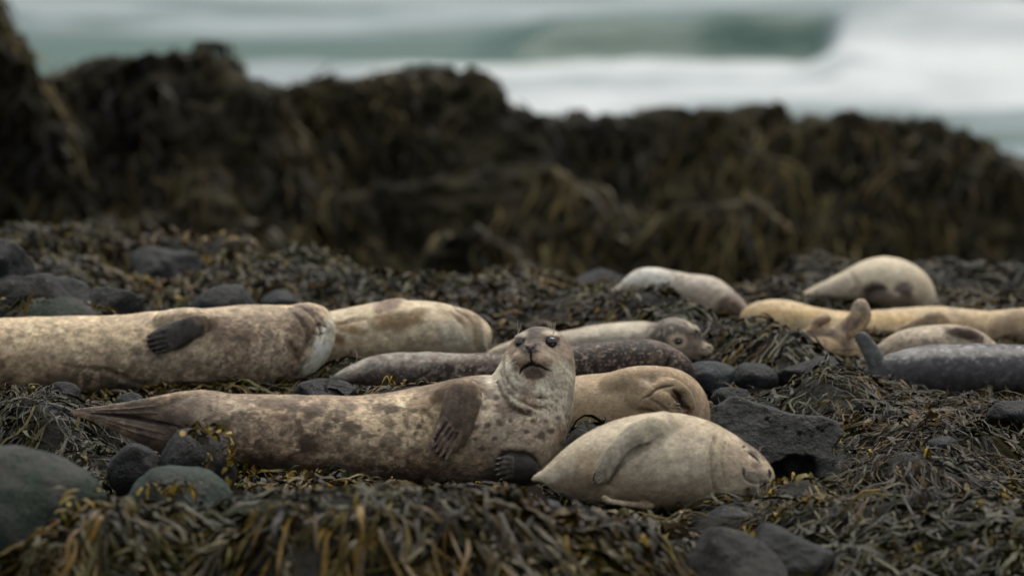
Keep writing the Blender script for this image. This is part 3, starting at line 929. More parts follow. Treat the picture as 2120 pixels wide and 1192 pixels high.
# ---- tan seal seen from its rear, flippers folded together
def b_tan(f, ex):
    f.chain([(960, 880, 20, 10), (1040, 872, 16, 34), (1110, 862, 12, 48), (1180, 846, 6, 60), (1250, 842, 0, 66), (1320, 838, -6, 73), (1375, 838, -8, 76), (1400, 848, -6, 66)], 9)
    f.ell((1425, 868, -10), (42, 50, 50), 14, rz=-10)
    f.chain([(1262, 798, -44, 22), (1310, 786, -54, 24), (1360, 783, -52, 22), (1400, 796, -46, 20), (1425, 820, -44, 18)], 10)
    # folded flippers
    f.blade([(1318, 812, 2, 18), (1348, 822, 8, 20), (1374, 836, 11, 20), (1388, 850, 9, 16)], 3, .4)
    f.blade([(1372, 800, 6, 12), (1400, 803, 9, 13), (1420, 818, 10, 11), (1430, 840, 8, 8)], 3, .6)
    fingers(f, [(1402, 835), (1404, 842), (1403, 849), (1400, 856), (1396, 863)], [(1380, 832), (1380, 839), (1380, 846), (1379, 853), (1377, 859)], 3.6, 1.8, 1.6, ex['claws'], 4)
    f.line([(1330, 822), (1345, 815), (1355, 805), (1372, 799), (1392, 797)], 3.6, 2.5, 1)
    f.line([(1392, 806), (1406, 822), (1412, 838), (1424, 842)], 5.5, 4, 2)
    f.line([(1345, 793), (1352, 800), (1358, 796)], 2, 2)
    f.line([(1420, 855), (1422, 875), (1430, 884)], 4, 4, 2)
    for i in range(3):
        f.line([(1340 + i * 9, 822 + i * 4), (1362 + i * 8, 838 + i * 5), (1374 + i * 4, 858 + i * 3)], 2.2, 3)

def c_tan(V):
    S = [(1250, 810, 120, 22, 0, (.50, .41, .30), .6), (1360, 785, 90, 24, 0, (.36, .28, .20), .8), (1310, 800, 30, 14, 20, (.24, .17, .12), .6), (1340, 790, 20, 10, 0, (.52, .45, .36), .6),
         (1365, 835, 34, 24, 30, (.28, .21, .145), .8, .3), (1405, 822, 24, 20, 40, (.13, .085, .055), .85, .3), (1425, 860, 16, 26, 0, (.22, .10, .07), .7, .4), (1450, 850, 20, 50, 0, (.42, .33, .26), .7),
         ('L', [(1330, 822), (1345, 815), (1355, 805), (1372, 799), (1392, 797)], 2.6, (.07, .05, .035), .85), ('L', [(1392, 806), (1406, 822), (1412, 838), (1424, 842)], 5, (.05, .035, .025), .85),  # dark fold lines: shade painted where the flippers meet
         (1400, 880, 60, 14, 0, (.30, .22, .15), .6), (1190, 880, 60, 16, 0, (.34, .27, .2), .6), (1425, 815, 14, 22, 30, (.34, .27, .2), .7, .3)]
    return paint(V, (.44, .35, .245), S, [(1 / 7., .3, .6, (.26, .2, .14), .3, None)], seed=51, mottle=.12)

# ---- cream seal asleep in front at the right
def b_sleep(f, ex):
    f.chain([(1112, 989, 6, 4), (1138, 985, 6, 15), (1175, 983, 4, 40), (1225, 974, 0, 67), (1290, 960, 0, 87), (1365, 956, 0, 98), (1430, 963, 0, 96), (1480, 976, 0, 82), (1520, 987, 0, 67), (1552, 996, -4, 48)], 8, sub=5)
    f.ell((1370, 968, -16), (110, 82, 92), 26)
    f.ell((1530, 985, -6), (58, 56, 62), 16, rz=28)
    f.ell((1562, 982, -22), (27, 21, 30), 8, rz=14)
    f.ell((1584, 985, -10), (16, 21, 22), 6)
    f.ell((1586, 1006, -6), (14, 17, 18), 6)
    f.ell((1553, 1012, -18), (28, 20, 30), 9, rz=-10)
    # tail flippers
    f.chain([(1150, 982, 6, 14), (1125, 985, 8, 9), (1105, 992, 8, 3)], 4, flat=(0, 0, 1), q=.6)
    # closed eye, ear, lips, nose
    f.line([(1547, 935), (1555, 940), (1563, 946), (1569, 954)], 2.6, 1.8, .5)
    f.line([(1549, 930), (1560, 934), (1570, 944)], 3.2, 4, 0, False)
    w = f.surf(1538, 924.5); f.ell((1538, 924.5, w), (4.2, 2.6, 5), 2, rz=-15, carve=True)
    f.line([(1535, 965), (1537, 980), (1546, 992), (1562, 998), (1577, 996), (1590, 993)], 2.8, 2)
    f.line([(1576, 998), (1579, 1007), (1574, 1017)], 5.5, 3, 3)
    f.line([(1590, 973), (1593, 980), (1593, 987)], 2.8, 2, 1)
    f.line([(1583, 974), (1585, 981), (1590, 990)], 1.8, 2)
    # neck creases
    f.line([(1478, 905), (1470, 950), (1474, 1000), (1490, 1040)], 4.5, 7, 1)
    f.line([(1500, 915), (1493, 960), (1500, 1005)], 2.6, 5, .5)
    # long near fore flipper over the belly
    f.chain([(1380, 880, -50, 26), (1345, 893, -62, 24)], 16)
    f.blade([(1352, 888, -4, 22), (1308, 908, 9, 24), (1276, 936, 12, 22), (1253, 964, 12, 20), (1242, 984, 9, 15)], 4, .42, tint=((.34, .31, .265), .75, 1.05))
    f.line([(1340, 915), (1312, 928), (1285, 955), (1262, 985)], 4.5, 4, 3)
    fingers(f, [(1229, 978), (1227, 984), (1227, 990), (1229, 996), (1234, 999)], [(1243, 955), (1245, 962), (1247, 970), (1249, 978), (1251, 984)], 3.8, 2, 1.2, ex['claws'], 5)
    # other flipper pokes out below
    f.chain([(1345, 1044, -62, 9), (1320, 1042, -76, 6), (1285, 1038, -84, 4.8), (1262, 1033, -88, 4.4), (1250, 1025, -88, 4)], 3)
    rnd = random.Random(6)
    for i in range(26):
        x0, y0 = 1578 + rnd.uniform(-16, 10), 990 + rnd.uniform(-8, 16)
        w = f.surf(x0, y0)
        ex['whiskers'].append(((x0, y0, w + 1), (x0 - rnd.uniform(-6, 26), y0 + rnd.uniform(26, 44), w - rnd.uniform(2, 16)), 0))
    w = f.surf(1572, 938)
    for i in range(3):
        ex['whiskers'].append(((1570, 937, w + 4), (1577 + i * 3 - 3, 920 + i, w), 0))

def c_sleep(V):
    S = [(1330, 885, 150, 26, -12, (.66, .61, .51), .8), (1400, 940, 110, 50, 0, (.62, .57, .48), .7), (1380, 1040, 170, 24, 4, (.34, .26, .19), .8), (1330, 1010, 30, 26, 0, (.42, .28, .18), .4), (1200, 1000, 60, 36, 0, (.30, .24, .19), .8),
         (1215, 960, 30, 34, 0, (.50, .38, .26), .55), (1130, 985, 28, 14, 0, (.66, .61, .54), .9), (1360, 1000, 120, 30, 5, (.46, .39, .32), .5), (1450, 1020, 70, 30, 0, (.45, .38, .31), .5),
         (1290, 935, 76, 20, -42, (.36, .325, .28), .9, .3), (1330, 925, 30, 10, -35, (.12, .09, .07), .5, .3), (1345, 1046, 30, 8, 0, (.5, .4, .3), .5), (1270, 1036, 34, 12, 15, (.66, .58, .45), .95, .15),
         (1490, 930, 22, 34, 0, (.56, .50, .38), .5), (1525, 960, 36, 34, 0, (.44, .355, .28), .6), (1548, 920, 26, 20, 30, (.42, .36, .30), .7), (1560, 930, 40, 10, 42, (.24, .195, .17), .8, .3), (1538, 925, 10, 8, 0, (.58, .50, .40), .8, .2),
         (1545, 956, 12, 10, 0, (.60, .53, .43), .85, .3), (1563, 962, 13, 8, 15, (.26, .19, .16), .85, .2), (1560, 983, 24, 16, 14, (.40, .37, .33), .8, .3), (1578, 985, 14, 16, 0, (.30, .26, .22), .7, .3),
         (1558, 943, 14, 3.5, 40, (.06, .045, .04), .95, .12), (1539, 924.5, 5, 3, -15, (.03, .02, .02), .95, .1), (1578, 1007, 9, 15, 10, (.018, .014, .013), .97, .15), (1558, 1017, 22, 14, 0, (.20, .155, .12), .85, .3),
         (1592, 979, 5, 9, 0, (.04, .03, .03), .95, .1), (1538, 974, 4, 10, 0, (.07, .055, .045), .9, .2), (1592, 1005, 8, 16, 0, (.40, .37, .31), .8, .3), (1484, 985, 14, 50, 0, (.42, .36, .28), .5)]
    S += [('L', [(1546, 934), (1555, 939), (1563, 946), (1570, 955)], 2.0, (.04, .03, .026), .95), ('L', [(1550, 929), (1562, 934), (1574, 947)], 2.2, (.62, .55, .45), .6),
          ('L', [(1535, 964), (1536, 980), (1545, 992), (1560, 998), (1577, 996), (1588, 992)], 1.9, (.07, .055, .045), .85),
          ('L', [(1574, 998), (1579, 1006), (1574, 1018)], 4.5, (.012, .01, .01), .97), ('L', [(1590, 972), (1593, 979), (1593, 987)], 2.2, (.015, .012, .012), .95),
          ('L', [(1478, 905), (1470, 950), (1474, 1000), (1490, 1040)], 3.2, (.27, .22, .17), .6), ('L', [(1500, 915), (1493, 960), (1500, 1005)], 2.2, (.34, .29, .22), .5),  # neck creases darkened with painted shade
          ('L', [(1345, 915), (1316, 928), (1288, 954), (1266, 984), (1258, 996)], 4.5, (.10, .075, .06), .75)]  # shade painted along the lower edge of the near flipper
    for i in range(30):
        S.append((1546 + (i % 6) * 5.2 + (i // 6 % 2) * 2, 975 + (i // 6) * 4.0 + (i % 6) * .8, 1.7, 1.3, 0, (.05, .045, .045), .8, .1))
    return paint(V, (.58, .52, .43), S, [(1 / 7., .3, .6, (.36, .31, .26), .30, None), (1 / 4., .42, .6, (.2, .16, .14), .4, (1470, 1600, 940, 1040))], seed=61, mottle=.15)

# ---- seals further back at the right
def b_white(f, ex):
    f.chain([(1262, 610, 10, 6), (1290, 598, 8, 10), (1320, 585, 0, 22), (1350, 583, 0, 27), (1385, 588, 0, 26), (1425, 600, 0, 30), (1465, 612, 0, 38), (1495, 628, 0, 34)], 6)
    f.ell((1515, 638, -8), (32, 28, 32), 8, rz=25)
    f.ell((1535, 652, -12), (15, 12, 16), 6)
    f.line([(1392, 562), (1398, 585), (1394, 610)], 4, 6, 1)
    w = f.surf(1520, 634); f.ell((1520, 634, w), (6, 4, 4), 2, carve=True)
    ex['eyes'].append((1520, 634, 4.5, .7))

def c_white(V):
    S = [(1345, 575, 60, 26, 0, (.72, .74, .76), .9, .3), (1440, 590, 50, 20, 12, (.58, .55, .52), .8), (1460, 612, 40, 18, 0, (.44, .38, .33), .6), (1512, 635, 34, 32, 20, (.10, .062, .048), .95, .3), (1538, 652, 14, 13, 0, (.24, .17, .13), .7), (1380, 605, 30, 14, 0, (.5, .47, .44), .6)]
    return paint(V, (.55, .52, .48), S, [(1 / 8., .3, .55, (.32, .27, .24), .5, None)], seed=71, mottle=.12)

def b_gold(f, ex):
    f.chain([(1548, 662, 0, 14), (1572, 660, 0, 32), (1620, 668, 0, 45), (1690, 682, 0, 42), (1760, 692, 0, 44), (1850, 692, 0, 51), (1930, 690, 0, 54), (2000, 690, 0, 48), (2060, 684, 0, 38), (2120, 676, 0, 36), (2165, 674, 0, 30)], 8)
    f.ell((2180, 672, -4), (32, 27, 30), 8)
    f.ell((2206, 678, -8), (16, 13, 16), 6)
    f.blade([(1944, 661, 3, 12), (1915, 667, 8, 16), (1885, 680, 9, 16), (1862, 690, 8, 12)], 4, .5)
    fingers(f, [(1850, 682), (1849, 689), (1852, 696), (1860, 701)], [(1872, 676), (1872, 684), (1874, 691), (1880, 696)], 4, 2, 2)
    f.line([(2050, 640), (2040, 665), (2046, 700)], 3, 6, 1)
    w = f.surf(2190, 664); f.ell((2190, 664, w), (6, 4, 4), 2, carve=True)
    ex['eyes'].append((2190, 664, 5, .7))

def c_gold(V):
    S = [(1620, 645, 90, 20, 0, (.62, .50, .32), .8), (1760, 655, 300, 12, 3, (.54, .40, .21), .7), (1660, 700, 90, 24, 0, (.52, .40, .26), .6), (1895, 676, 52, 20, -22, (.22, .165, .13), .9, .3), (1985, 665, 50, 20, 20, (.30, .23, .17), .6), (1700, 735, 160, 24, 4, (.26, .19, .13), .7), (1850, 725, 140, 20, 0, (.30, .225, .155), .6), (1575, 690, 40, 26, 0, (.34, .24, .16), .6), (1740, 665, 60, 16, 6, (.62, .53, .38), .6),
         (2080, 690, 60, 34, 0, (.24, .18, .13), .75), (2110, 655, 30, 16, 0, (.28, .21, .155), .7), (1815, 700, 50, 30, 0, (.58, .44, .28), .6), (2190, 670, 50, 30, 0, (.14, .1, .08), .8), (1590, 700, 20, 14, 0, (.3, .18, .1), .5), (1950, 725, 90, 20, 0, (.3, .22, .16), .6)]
    return paint(V, (.50, .41, .28), S, [(1 / 10., .3, .6, (.32, .23, .15), .4, None)], seed=81, mottle=.12)

def b_spotfin(f, ex):
    f.chain([(1590, 735, 10, 10), (1630, 728, 6, 22), (1680, 724, 0, 30), (1735, 728, 0, 30), (1780, 745, 6, 24), (1820, 765, 14, 14)], 7)
    f.chain([(1640, 700, 0, 14), (1690, 694, -6, 13), (1735, 690, -8, 17), (1760, 672, -8, 15), (1775, 650, -8, 12), (1782, 634, -6, 15)], 5, flat=(0, 0, 1), q=.7)
    f.chain([(1782, 634, -6, 13), (1795, 645, -6, 7)], 4)
    f.chain([(1735, 695, -14, 12), (1745, 712, -16, 9), (1752, 730, -16, 7)], 4)
    f.chain([(1735, 692, -4, 10), (1765, 690, -6, 9), (1790, 668, -6, 7), (1797, 650, -6, 7)], 4)
    f.chain([(1675, 692, -4, 9), (1692, 668, -4, 9), (1712, 660, -4, 9)], 5)

def c_spotfin(V):
    S = [(1780, 635, 24, 20, 0, (.40, .35, .31), .8), (1762, 668, 22, 16, -40, (.17, .13, .11), .85), (1700, 690, 50, 9, -5, (.17, .13, .11), .8), (1750, 715, 12, 22, 0, (.20, .15, .12), .8, .6), (1700, 662, 22, 12, -20, (.24, .17, .12), .8),
         (1700, 740, 80, 14, 0, (.34, .24, .15), .6), (1735, 690, 30, 12, 0, (.40, .34, .30), .6)]
    return paint(V, (.48, .37, .25), S, [(1 / 6., .15, .4, (.14, .10, .09), .6, (1640, 1810, 625, 735))], seed=91, mottle=.16)

def b_top(f, ex):
    f.chain([(1655, 620, 4, 4), (1690, 606, 2, 12), (1730, 596, 0, 21), (1765, 590, 0, 30), (1800, 583, 0, 42), (1838, 582, 0, 48), (1872, 594, 0, 47), (1895, 610, 0, 38), (1912, 625, 0, 22)], 7)
    f.chain([(1700, 605, -4, 12), (1674, 613, -6, 7), (1655, 622, -6, 3)], 4, flat=(0, 0, 1), q=.6)
    f.ell((1850, 615, -30), (50, 24, 30), 10)
    f.ell((1872, 603, -46), (13, 11, 14), 5)
    f.line([(1760, 566), (1772, 590), (1768, 615)], 3.5, 6, 1)
    f.line([(1795, 606), (1820, 598), (1850, 600)], 3, 4, 1)

def c_top(V):
    S = [(1840, 560, 80, 24, 0, (.68, .63, .53), .8), (1812, 602, 30, 19, 0, (.06, .045, .04), .95, .4), (1870, 600, 22, 17, 0, (.05, .035, .03), .95, .4), (1845, 620, 66, 14, 0, (.12, .09, .07), .85, .4), (1700, 605, 60, 16, -20, (.52, .48, .43), .7), (1905, 605, 20, 30, 0, (.5, .42, .33), .6), (1770, 595, 16, 26, 0, (.40, .35, .29), .5)]
    return paint(V, (.62, .57, .48), S, [], seed=101, mottle=.10)

def b_hump(f, ex):
    f.chain([(1790, 745, 0, 8), (1825, 733, 0, 18), (1870, 722, 0, 34), (1920, 714, 0, 38), (1970, 714, 0, 40), (2015, 722, 0, 36), (2050, 735, 0, 24), (2075, 745, 0, 12)], 7)
    f.chain([(1962, 688, -34, 9), (1995, 687, -38, 11), (2025, 700, -36, 10)], 5, flat=(0, -.3, 1), q=.6)

def c_hump(V):
    S = [(1930, 690, 70, 14, 0, (.60, .55, .47), .8), (1990, 690, 42, 12, 14, (.10, .07, .06), .92, .3), (1900, 720, 60, 20, 0, (.36, .30, .25), .5)]
    return paint(V, (.46, .40, .33), S, [(1 / 7., .15, .4, (.20, .155, .13), .55, None)], seed=111, mottle=.15)

def b_blue(f, ex):
    f.chain([(1800, 785, 0, 20), (1840, 776, 0, 38), (1900, 772, 0, 51), (1980, 770, 0, 56), (2080, 772, 0, 58), (2180, 776, 0, 56), (2270, 780, 0, 46), (2330, 782, 0, 34)], 8)
    f.ell((2370, 780, 0), (40, 32, 36), 8)
    f.ell((2402, 788, -4), (18, 15, 18), 6)
    f.chain([(1838, 788, -16, 24), (1822, 765, -20, 17), (1806, 735, -20, 17), (1790, 708, -16, 13), (1780, 697, -14, 10)], 6, flat=(.4, 0, 1), q=.5)
    f.chain([(1850, 795, -26, 20), (1838, 780, -28, 12), (1825, 750, -26, 8)], 4)
    f.line([(1800, 720), (1812, 750), (1822, 775)], 2.6, 2.5)
    w = f.surf(2380, 770); f.ell((2380, 770, w), (6, 4, 4), 2, carve=True)
    ex['eyes'].append((2380, 770, 5, .7))

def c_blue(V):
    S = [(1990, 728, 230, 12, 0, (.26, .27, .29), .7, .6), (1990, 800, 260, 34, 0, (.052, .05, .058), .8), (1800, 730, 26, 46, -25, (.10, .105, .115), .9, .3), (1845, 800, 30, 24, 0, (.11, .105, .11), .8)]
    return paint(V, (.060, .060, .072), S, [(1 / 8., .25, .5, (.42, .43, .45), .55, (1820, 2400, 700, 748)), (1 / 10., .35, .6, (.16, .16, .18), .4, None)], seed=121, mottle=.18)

SEALS = [
    ('spotted brown and cream seal with raised head staring at the viewer', b_main, c_main, 20.0, (130, 1215, 660, 1030, -140, 135), 2.15, 1.4),
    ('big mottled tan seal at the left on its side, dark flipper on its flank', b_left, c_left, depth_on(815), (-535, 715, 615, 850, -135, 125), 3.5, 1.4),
    ('cream seal with olive brown patches lying belly up behind the big mottled one', b_cream, c_cream, 22.5, (450, 1030, 600, 770, -90, 85), 3.0, 1.2),
    ('dark brown seal with pale flecks, its nose drooping toward the stones', b_dark, c_dark, 21.7, (675, 1475, 690, 830, -75, 75), 3.0, 1.2),
    ('pale seal with grey brown head and open eye, resting behind the dark flecked seal', b_grey, c_grey, 22.7, (1000, 1495, 640, 775, -80, 65), 2.6, 1.0),
    ('plain tan seal with its flippers folded together beside the angular rock', b_tan, c_tan, 21.0, (940, 1485, 745, 935, -115, 95), 2.6, 1.2),
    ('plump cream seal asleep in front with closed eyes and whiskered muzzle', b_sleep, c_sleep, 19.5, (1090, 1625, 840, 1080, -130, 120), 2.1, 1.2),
    ('whitish seal with a dark brown head above the weed mound, far back', b_white, c_white, 23.95, (1245, 1570, 540, 690, -60, 60), 3.8, 1.0),
    ('long golden tan seal stretched out below the cream one in the back', b_gold, c_gold, 23.5, (1495, 2240, 615, 760, -85, 75), 4.2, 1.2),
    ('small tan seal holding up its spotted hind flippers in front of the golden one', b_spotfin, c_spotfin, 22.95, (1570, 1845, 610, 785, -60, 60), 2.8, 0.8),
    ('cream seal with two dark spots, curled on the weedy rock farthest back', b_top, c_top, 24.55, (1640, 1950, 520, 665, -80, 70), 3.8, 1.0),
    ('brown and cream seal with dark stripe, showing only its hump over the blue grey seal', b_hump, c_hump, 22.6, (1770, 2095, 665, 780, -70, 60), 3.8, 1.0),
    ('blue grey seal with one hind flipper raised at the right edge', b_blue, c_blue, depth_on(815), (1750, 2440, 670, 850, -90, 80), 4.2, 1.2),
]
for i, (lb, bf, cf, d, box, h, dp) in enumerate(SEALS):
    n_hair = (110000, 60000, 22000, 16000, 20000, 30000, 80000)[i] if i < 7 else 9000
    flow = None
    if i == 0:
        def flow(p):
            v = np.tile(np.array([-1.0, .25, 0.]), (len(p), 1))
            up = smoothstep(990, 1060, p[:, 0]) * smoothstep(900, 820, p[:, 1])
            return v * (1 - up[:, None]) + up[:, None] * np.stack([(p[:, 0] - 1100) * .008, np.full(len(p), 1.0), np.full(len(p), .3)], -1)
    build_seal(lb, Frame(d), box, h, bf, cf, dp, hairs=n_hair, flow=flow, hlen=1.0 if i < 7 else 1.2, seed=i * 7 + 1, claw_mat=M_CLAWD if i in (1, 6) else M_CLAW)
# ------------------------------------------------------------------ the shore as one sheet of ground
def place(px, py, d):
    p = at(px, py, d)
    return p[0], p[1], p[2]

# weed-covered humps: (crest pixel x, y, distance, half width m, half depth front m, half depth back m, turn)
HUMPS = [
    (800, 1022, 17.75, .62, .55, .5, 0), (560, 1050, 17.9, .35, .45, .4, 0), (300, 1085, 17.7, .45, .4, .5, 0), (1240, 1082, 17.9, .26, .42, .35, 0), (1040, 1052, 18.0, .22, .4, .3, 0),
    (1740, 783, 21.35, .24, .42, .4, 0), (1640, 815, 21.4, .16, .35, .3, 0), (1830, 830, 21.2, .18, .35, .3, 0), (1990, 845, 21.2, .28, .45, .3, 0), (2120, 850, 21.0, .2, .4, .3, 0),
    (1350, 604, 23.7, .20, .6, .3, 0), (1405, 632, 23.2, .20, .5, .3, 0), (1490, 662, 22.95, .16, .4, .25, 0), (1565, 684, 22.75, .22, .4, .3, 0), (1640, 700, 22.45, .16, .3, .2, 0), (1250, 640, 24.0, .25, .4, .3, 0),
    (60, 484, 26.2, .5, .9, .5, 0), (170, 482, 26.3, .35, .8, .5, 0), (350, 500, 26.3, .35, .7, .5, 0), (470, 508, 26.2, .3, .7, .5, 0), (640, 540, 25.9, .35, .7, .5, 0), (760, 580, 25.4, .4, .7, .5, 0), (120, 530, 24.9, .3, .5, .4, 0),
    (540, 560, 25.2, .4, .5, .4, 0), (1000, 612, 24.6, .6, .5, .5, 0),
    (1720, 560, 26.0, .45, .6, .5, 0), (1980, 548, 26.2, .5, .7, .5, 0), (2120, 560, 26.2, .4, .7, .5, 0), (1600, 585, 25.8, .3, .5, .4, 0),
    (680, 785, 21.0, .13, .2, .16, 0), (850, 797, 20.75, .26, .16, .12, 0), (945, 778, 20.9, .16, .14, .12, 0), (750, 735, 21.95, .2, .2, .15, 0),
    (120, 852, 20.3, .3, .35, .25, 0), (60, 830, 20.7, .3, .25, .2, 0), (1215, 890, 20.3, .09, .2, .15, 0),
    (2080, 1085, 18.6, .3, .5, .4, 0), (1900, 980, 19.6, .3, .4, .3, 0), (1660, 1010, 19.4, .12, .2, .2, 0), (1830, 1080, 18.7, .3, .3, .3, 0), (1990, 900, 20.3, .3, .3, .3, 0),
]
_H = []
for (px, py, d, hw, hf, hb, tr) in HUMPS:
    x, y, z = place(px, py, d)
    _H.append((x, y, z, hw, hf, hb))

def base_z(x, y):
    z = np.zeros_like(x)
    z = np.where(y > 24.3, -1.15 * smoothstep(24.3, 29.0, y), z)
    z = np.where(y > 37, z - 1.6 * smoothstep(37, 44, y), z)
    z = np.where(y > 60, z - 12 * smoothstep(60, 200, y), z)
    return z

def ground_z(x, y):
    x = np.asarray(x, float); y = np.asarray(y, float)
    z = base_z(x, y)
    P = np.stack([x, y, np.zeros_like(x)], -1)
    near = smoothstep(60, 45, y)
    k = 0.03
    # wide outskirts undulate too, so that the shore goes on beyond the picture
    out = smoothstep(2.2, 3.6, np.abs(x)) + smoothstep(17.0, 15.5, y)
    z = z + np.clip(out, 0, 1) * near * 0.16 * fbm(P, 1.1, 3, 77)
    top = z
    for (hx, hy, hz, hw, hf, hb) in _H:
        dx = (x - hx) / hw
        dy = np.where(y < hy, (y - hy) / hf, (y - hy) / hb)
        r2 = dx * dx + dy * dy
        b = base_z(np.array([hx]), np.array([hy]))[0]
        h = (hz - b) * np.exp(-1.15 * r2 ** 1.25) + b - 0.3 * np.clip(r2 - 2.0, 0, 2)
        top = np.where(r2 < 5, np.maximum(top, h) + k * 0.25 * np.exp(-np.abs(top - h) / k), top)
    z = top + near * (0.060 * fbm(P, 3.0, 3, 12) + 0.012 * fbm(P, 13, 3, 14))
    return z

def axis(parts):
    out = []
    for a, b, s in parts:
        out += list(np.arange(a, b, s))
    return np.array(out + [parts[-1][1]])

gx = axis([(-120, -20, 8), (-20, -6, 1.0), (-6, -3.2, .12), (-3.2, 3.2, .036), (3.2, 6, .12), (6, 20, 1.0), (20, 120, 8)])
gy = axis([(-40, 5, 5), (5, 15, .6), (15, 17, .08), (17, 27.5, .036), (27.5, 38, .15), (38, 60, 1.0), (60, 220, 10)])
GX, GY = np.meshgrid(gx, gy, indexing='xy')
GZ = ground_z(GX, GY)
n0, n1 = GX.shape
ii = np.arange(n0 * n1).reshape(n0, n1)
GF = np.stack([ii[:-1, :-1], ii[:-1, 1:], ii[1:, 1:], ii[1:, :-1]], -1).reshape(-1, 4)
def ground_material():
    m, nt, b = nodes_of('dark_shore_ground')
    n = tex_noise(nt, 14, 8, 0.65)
    r = ramp(nt, n.outputs['Fac'], [(0.3, (0.006, 0.006, 0.005)), (0.6, (0.012, 0.011, 0.008)), (0.8, (0.024, 0.021, 0.013))])
    nt.links.new(r.outputs[0], b.inputs['Base Color'])
    b.inputs['Roughness'].default_value = 0.6
    b.inputs['Specular IOR Level'].default_value = 0.1
    bump(nt, b, n.outputs['Fac'], 0.04, 0.8)
    return m
g = link('ground', mesh_from('ground', np.stack([GX, GY, GZ], -1).reshape(-1, 3), GF, ground_material()))
tag(g, 'dark wet ground of the rocky shore', kind='structure')

def gz_fast(x, y):
    """bilinear read-out of the ground sheet"""
    i = np.clip(np.searchsorted(gx, x) - 1, 0, len(gx) - 2); j = np.clip(np.searchsorted(gy, y) - 1, 0, len(gy) - 2)
    tx = np.clip((x - gx[i]) / (gx[i + 1] - gx[i]), 0, 1); ty = np.clip((y - gy[j]) / (gy[j + 1] - gy[j]), 0, 1)
    return (GZ[j, i] * (1 - tx) * (1 - ty) + GZ[j, i + 1] * tx * (1 - ty) + GZ[j + 1, i] * (1 - tx) * ty + GZ[j + 1, i + 1] * tx * ty)

# ------------------------------------------------------------------ the sea
SEA = -2.0
sx = axis([(-3000, -200, 200), (-200, -20, 12), (-20, -9, .6), (-9, 9, .16), (9, 20, .6), (20, 200, 12), (200, 3000, 200)])
sy = axis([(41, 48, .4), (48, 72, .14), (72, 100, .8), (100, 400, 12), (400, 8000, 400)])
SX, SY = np.meshgrid(sx, sy, indexing='xy')
P2 = np.stack([SX, SY, np.zeros_like(SX)], -1)
def px_of(x, y): return 1060 + x * FPX / y
PXs = px_of(SX, SY)
swell = 0.05 * fbm(P2 * [0.35, 1, 1], .5, 3, 4) + 0.03 * fbm(P2 * [0.5, 1, 1], 1.8, 3, 6)
nw = fbm(P2 * [1, .3, 1], .45, 3, 9)
nfm = fbm(P2 * [0.6, 1.3, 1], .7, 5, 19)
nfi = fbm(P2 * [0.6, 1.3, 1], 2.4, 4, 29)
# breaking wave: green face on the left two thirds, tumbling foam on the right
yw = 60.0 + 0.35 * nw
hgt = (0.37 * smoothstep(950, 1150, PXs) * (1 - .12 * np.exp(-((PXs - 1400) / 60) ** 2)) + 0.09 * smoothstep(1430, 1560, PXs)) * (1 + 0.10 * nw)
hgt = hgt * smoothstep(2700, 2300, PXs)
t = SY - yw
prof = np.where(t < 0, np.exp(-(t / 0.34) ** 2), np.exp(-(t / 2.6) ** 2))
t2 = SY - 65.5 - 0.5 * nw
prof2 = np.where(t2 < 0, np.exp(-(t2 / 0.5) ** 2), np.exp(-(t2 / 2.0) ** 2))
SZ = SEA + swell + hgt * prof + 0.17 * prof2 * smoothstep(1200, 700, PXs) * (0.7 + .5 * nw)
right = smoothstep(1690, 1760, PXs + 26 * nfi)
band = smoothstep(52.6, 54.6, SY + 1.3 * nfm) * smoothstep(yw - .75, yw - 1.25, SY + .2 * nfi) * smoothstep(300, 480, PXs)
band *= 1 - .75 * smoothstep(1750, 2000, PXs) * smoothstep(55.6, 54.2, SY + nfm)
rfoam = right * smoothstep(55.0, 56.6, SY + nfm * .9) * smoothstep(66.2, 64.6, SY + (PXs - 1750) / 500 + .8 * nfm)
streak = smoothstep(62.0, 63.5, SY) * (.16 + .36 * smoothstep(-.3, .5, nfm)) + .35 * smoothstep(57, 52, SY) * smoothstep(-.3, .4, nfm)
foam = np.clip(np.maximum(np.maximum(band * (.78 + .4 * nfm), rfoam * (.80 + .35 * nfm + .15 * nfi)), streak), 0, 1)
SZ = SZ + rfoam * (0.10 + 0.12 * np.abs(nfm) + 0.05 * nfi) + band * (0.04 + .04 * nfi)
m0, m1 = SX.shape
jj = np.arange(m0 * m1).reshape(m0, m1)
SF = np.stack([jj[:-1, :-1], jj[:-1, 1:], jj[1:, 1:], jj[1:, :-1]], -1).reshape(-1, 4)
def sea_material():
    m, nt, b = nodes_of('sea_water')
    a = nt.nodes.new('ShaderNodeAttribute'); a.attribute_name = 'foam'
    n = tex_noise(nt, 2.2, 7, 0.65, stretch=(0.5, 1, 1))
    s = nt.nodes.new('ShaderNodeMath'); s.operation = 'MULTIPLY_ADD'
    nt.links.new(n.outputs['Fac'], s.inputs[0]); s.inputs[1].default_value = 0.35; nt.links.new(a.outputs['Fac'], s.inputs[2])
    r = ramp(nt, s.outputs[0], [(0.22, (0.045, 0.098, 0.083)), (0.50, (0.17, 0.215, 0.23)), (0.80, (0.33, 0.37, 0.385)), (1.0, (0.54, 0.57, 0.58))])
    nt.links.new(r.outputs[0], b.inputs['Base Color'])
    rr = ramp(nt, s.outputs[0], [(0.25, (0.38,) * 3), (0.8, (0.85,) * 3)])
    nt.links.new(rr.outputs[0], b.inputs['Roughness'])
    b.inputs['IOR'].default_value = 1.33
    b.inputs['Specular IOR Level'].default_value = 0.36
    n2 = tex_noise(nt, 5.0, 6, 0.6, stretch=(0.5, 1, 1))
    bump(nt, b, n2.outputs['Fac'], 0.06, 0.7)
    return m
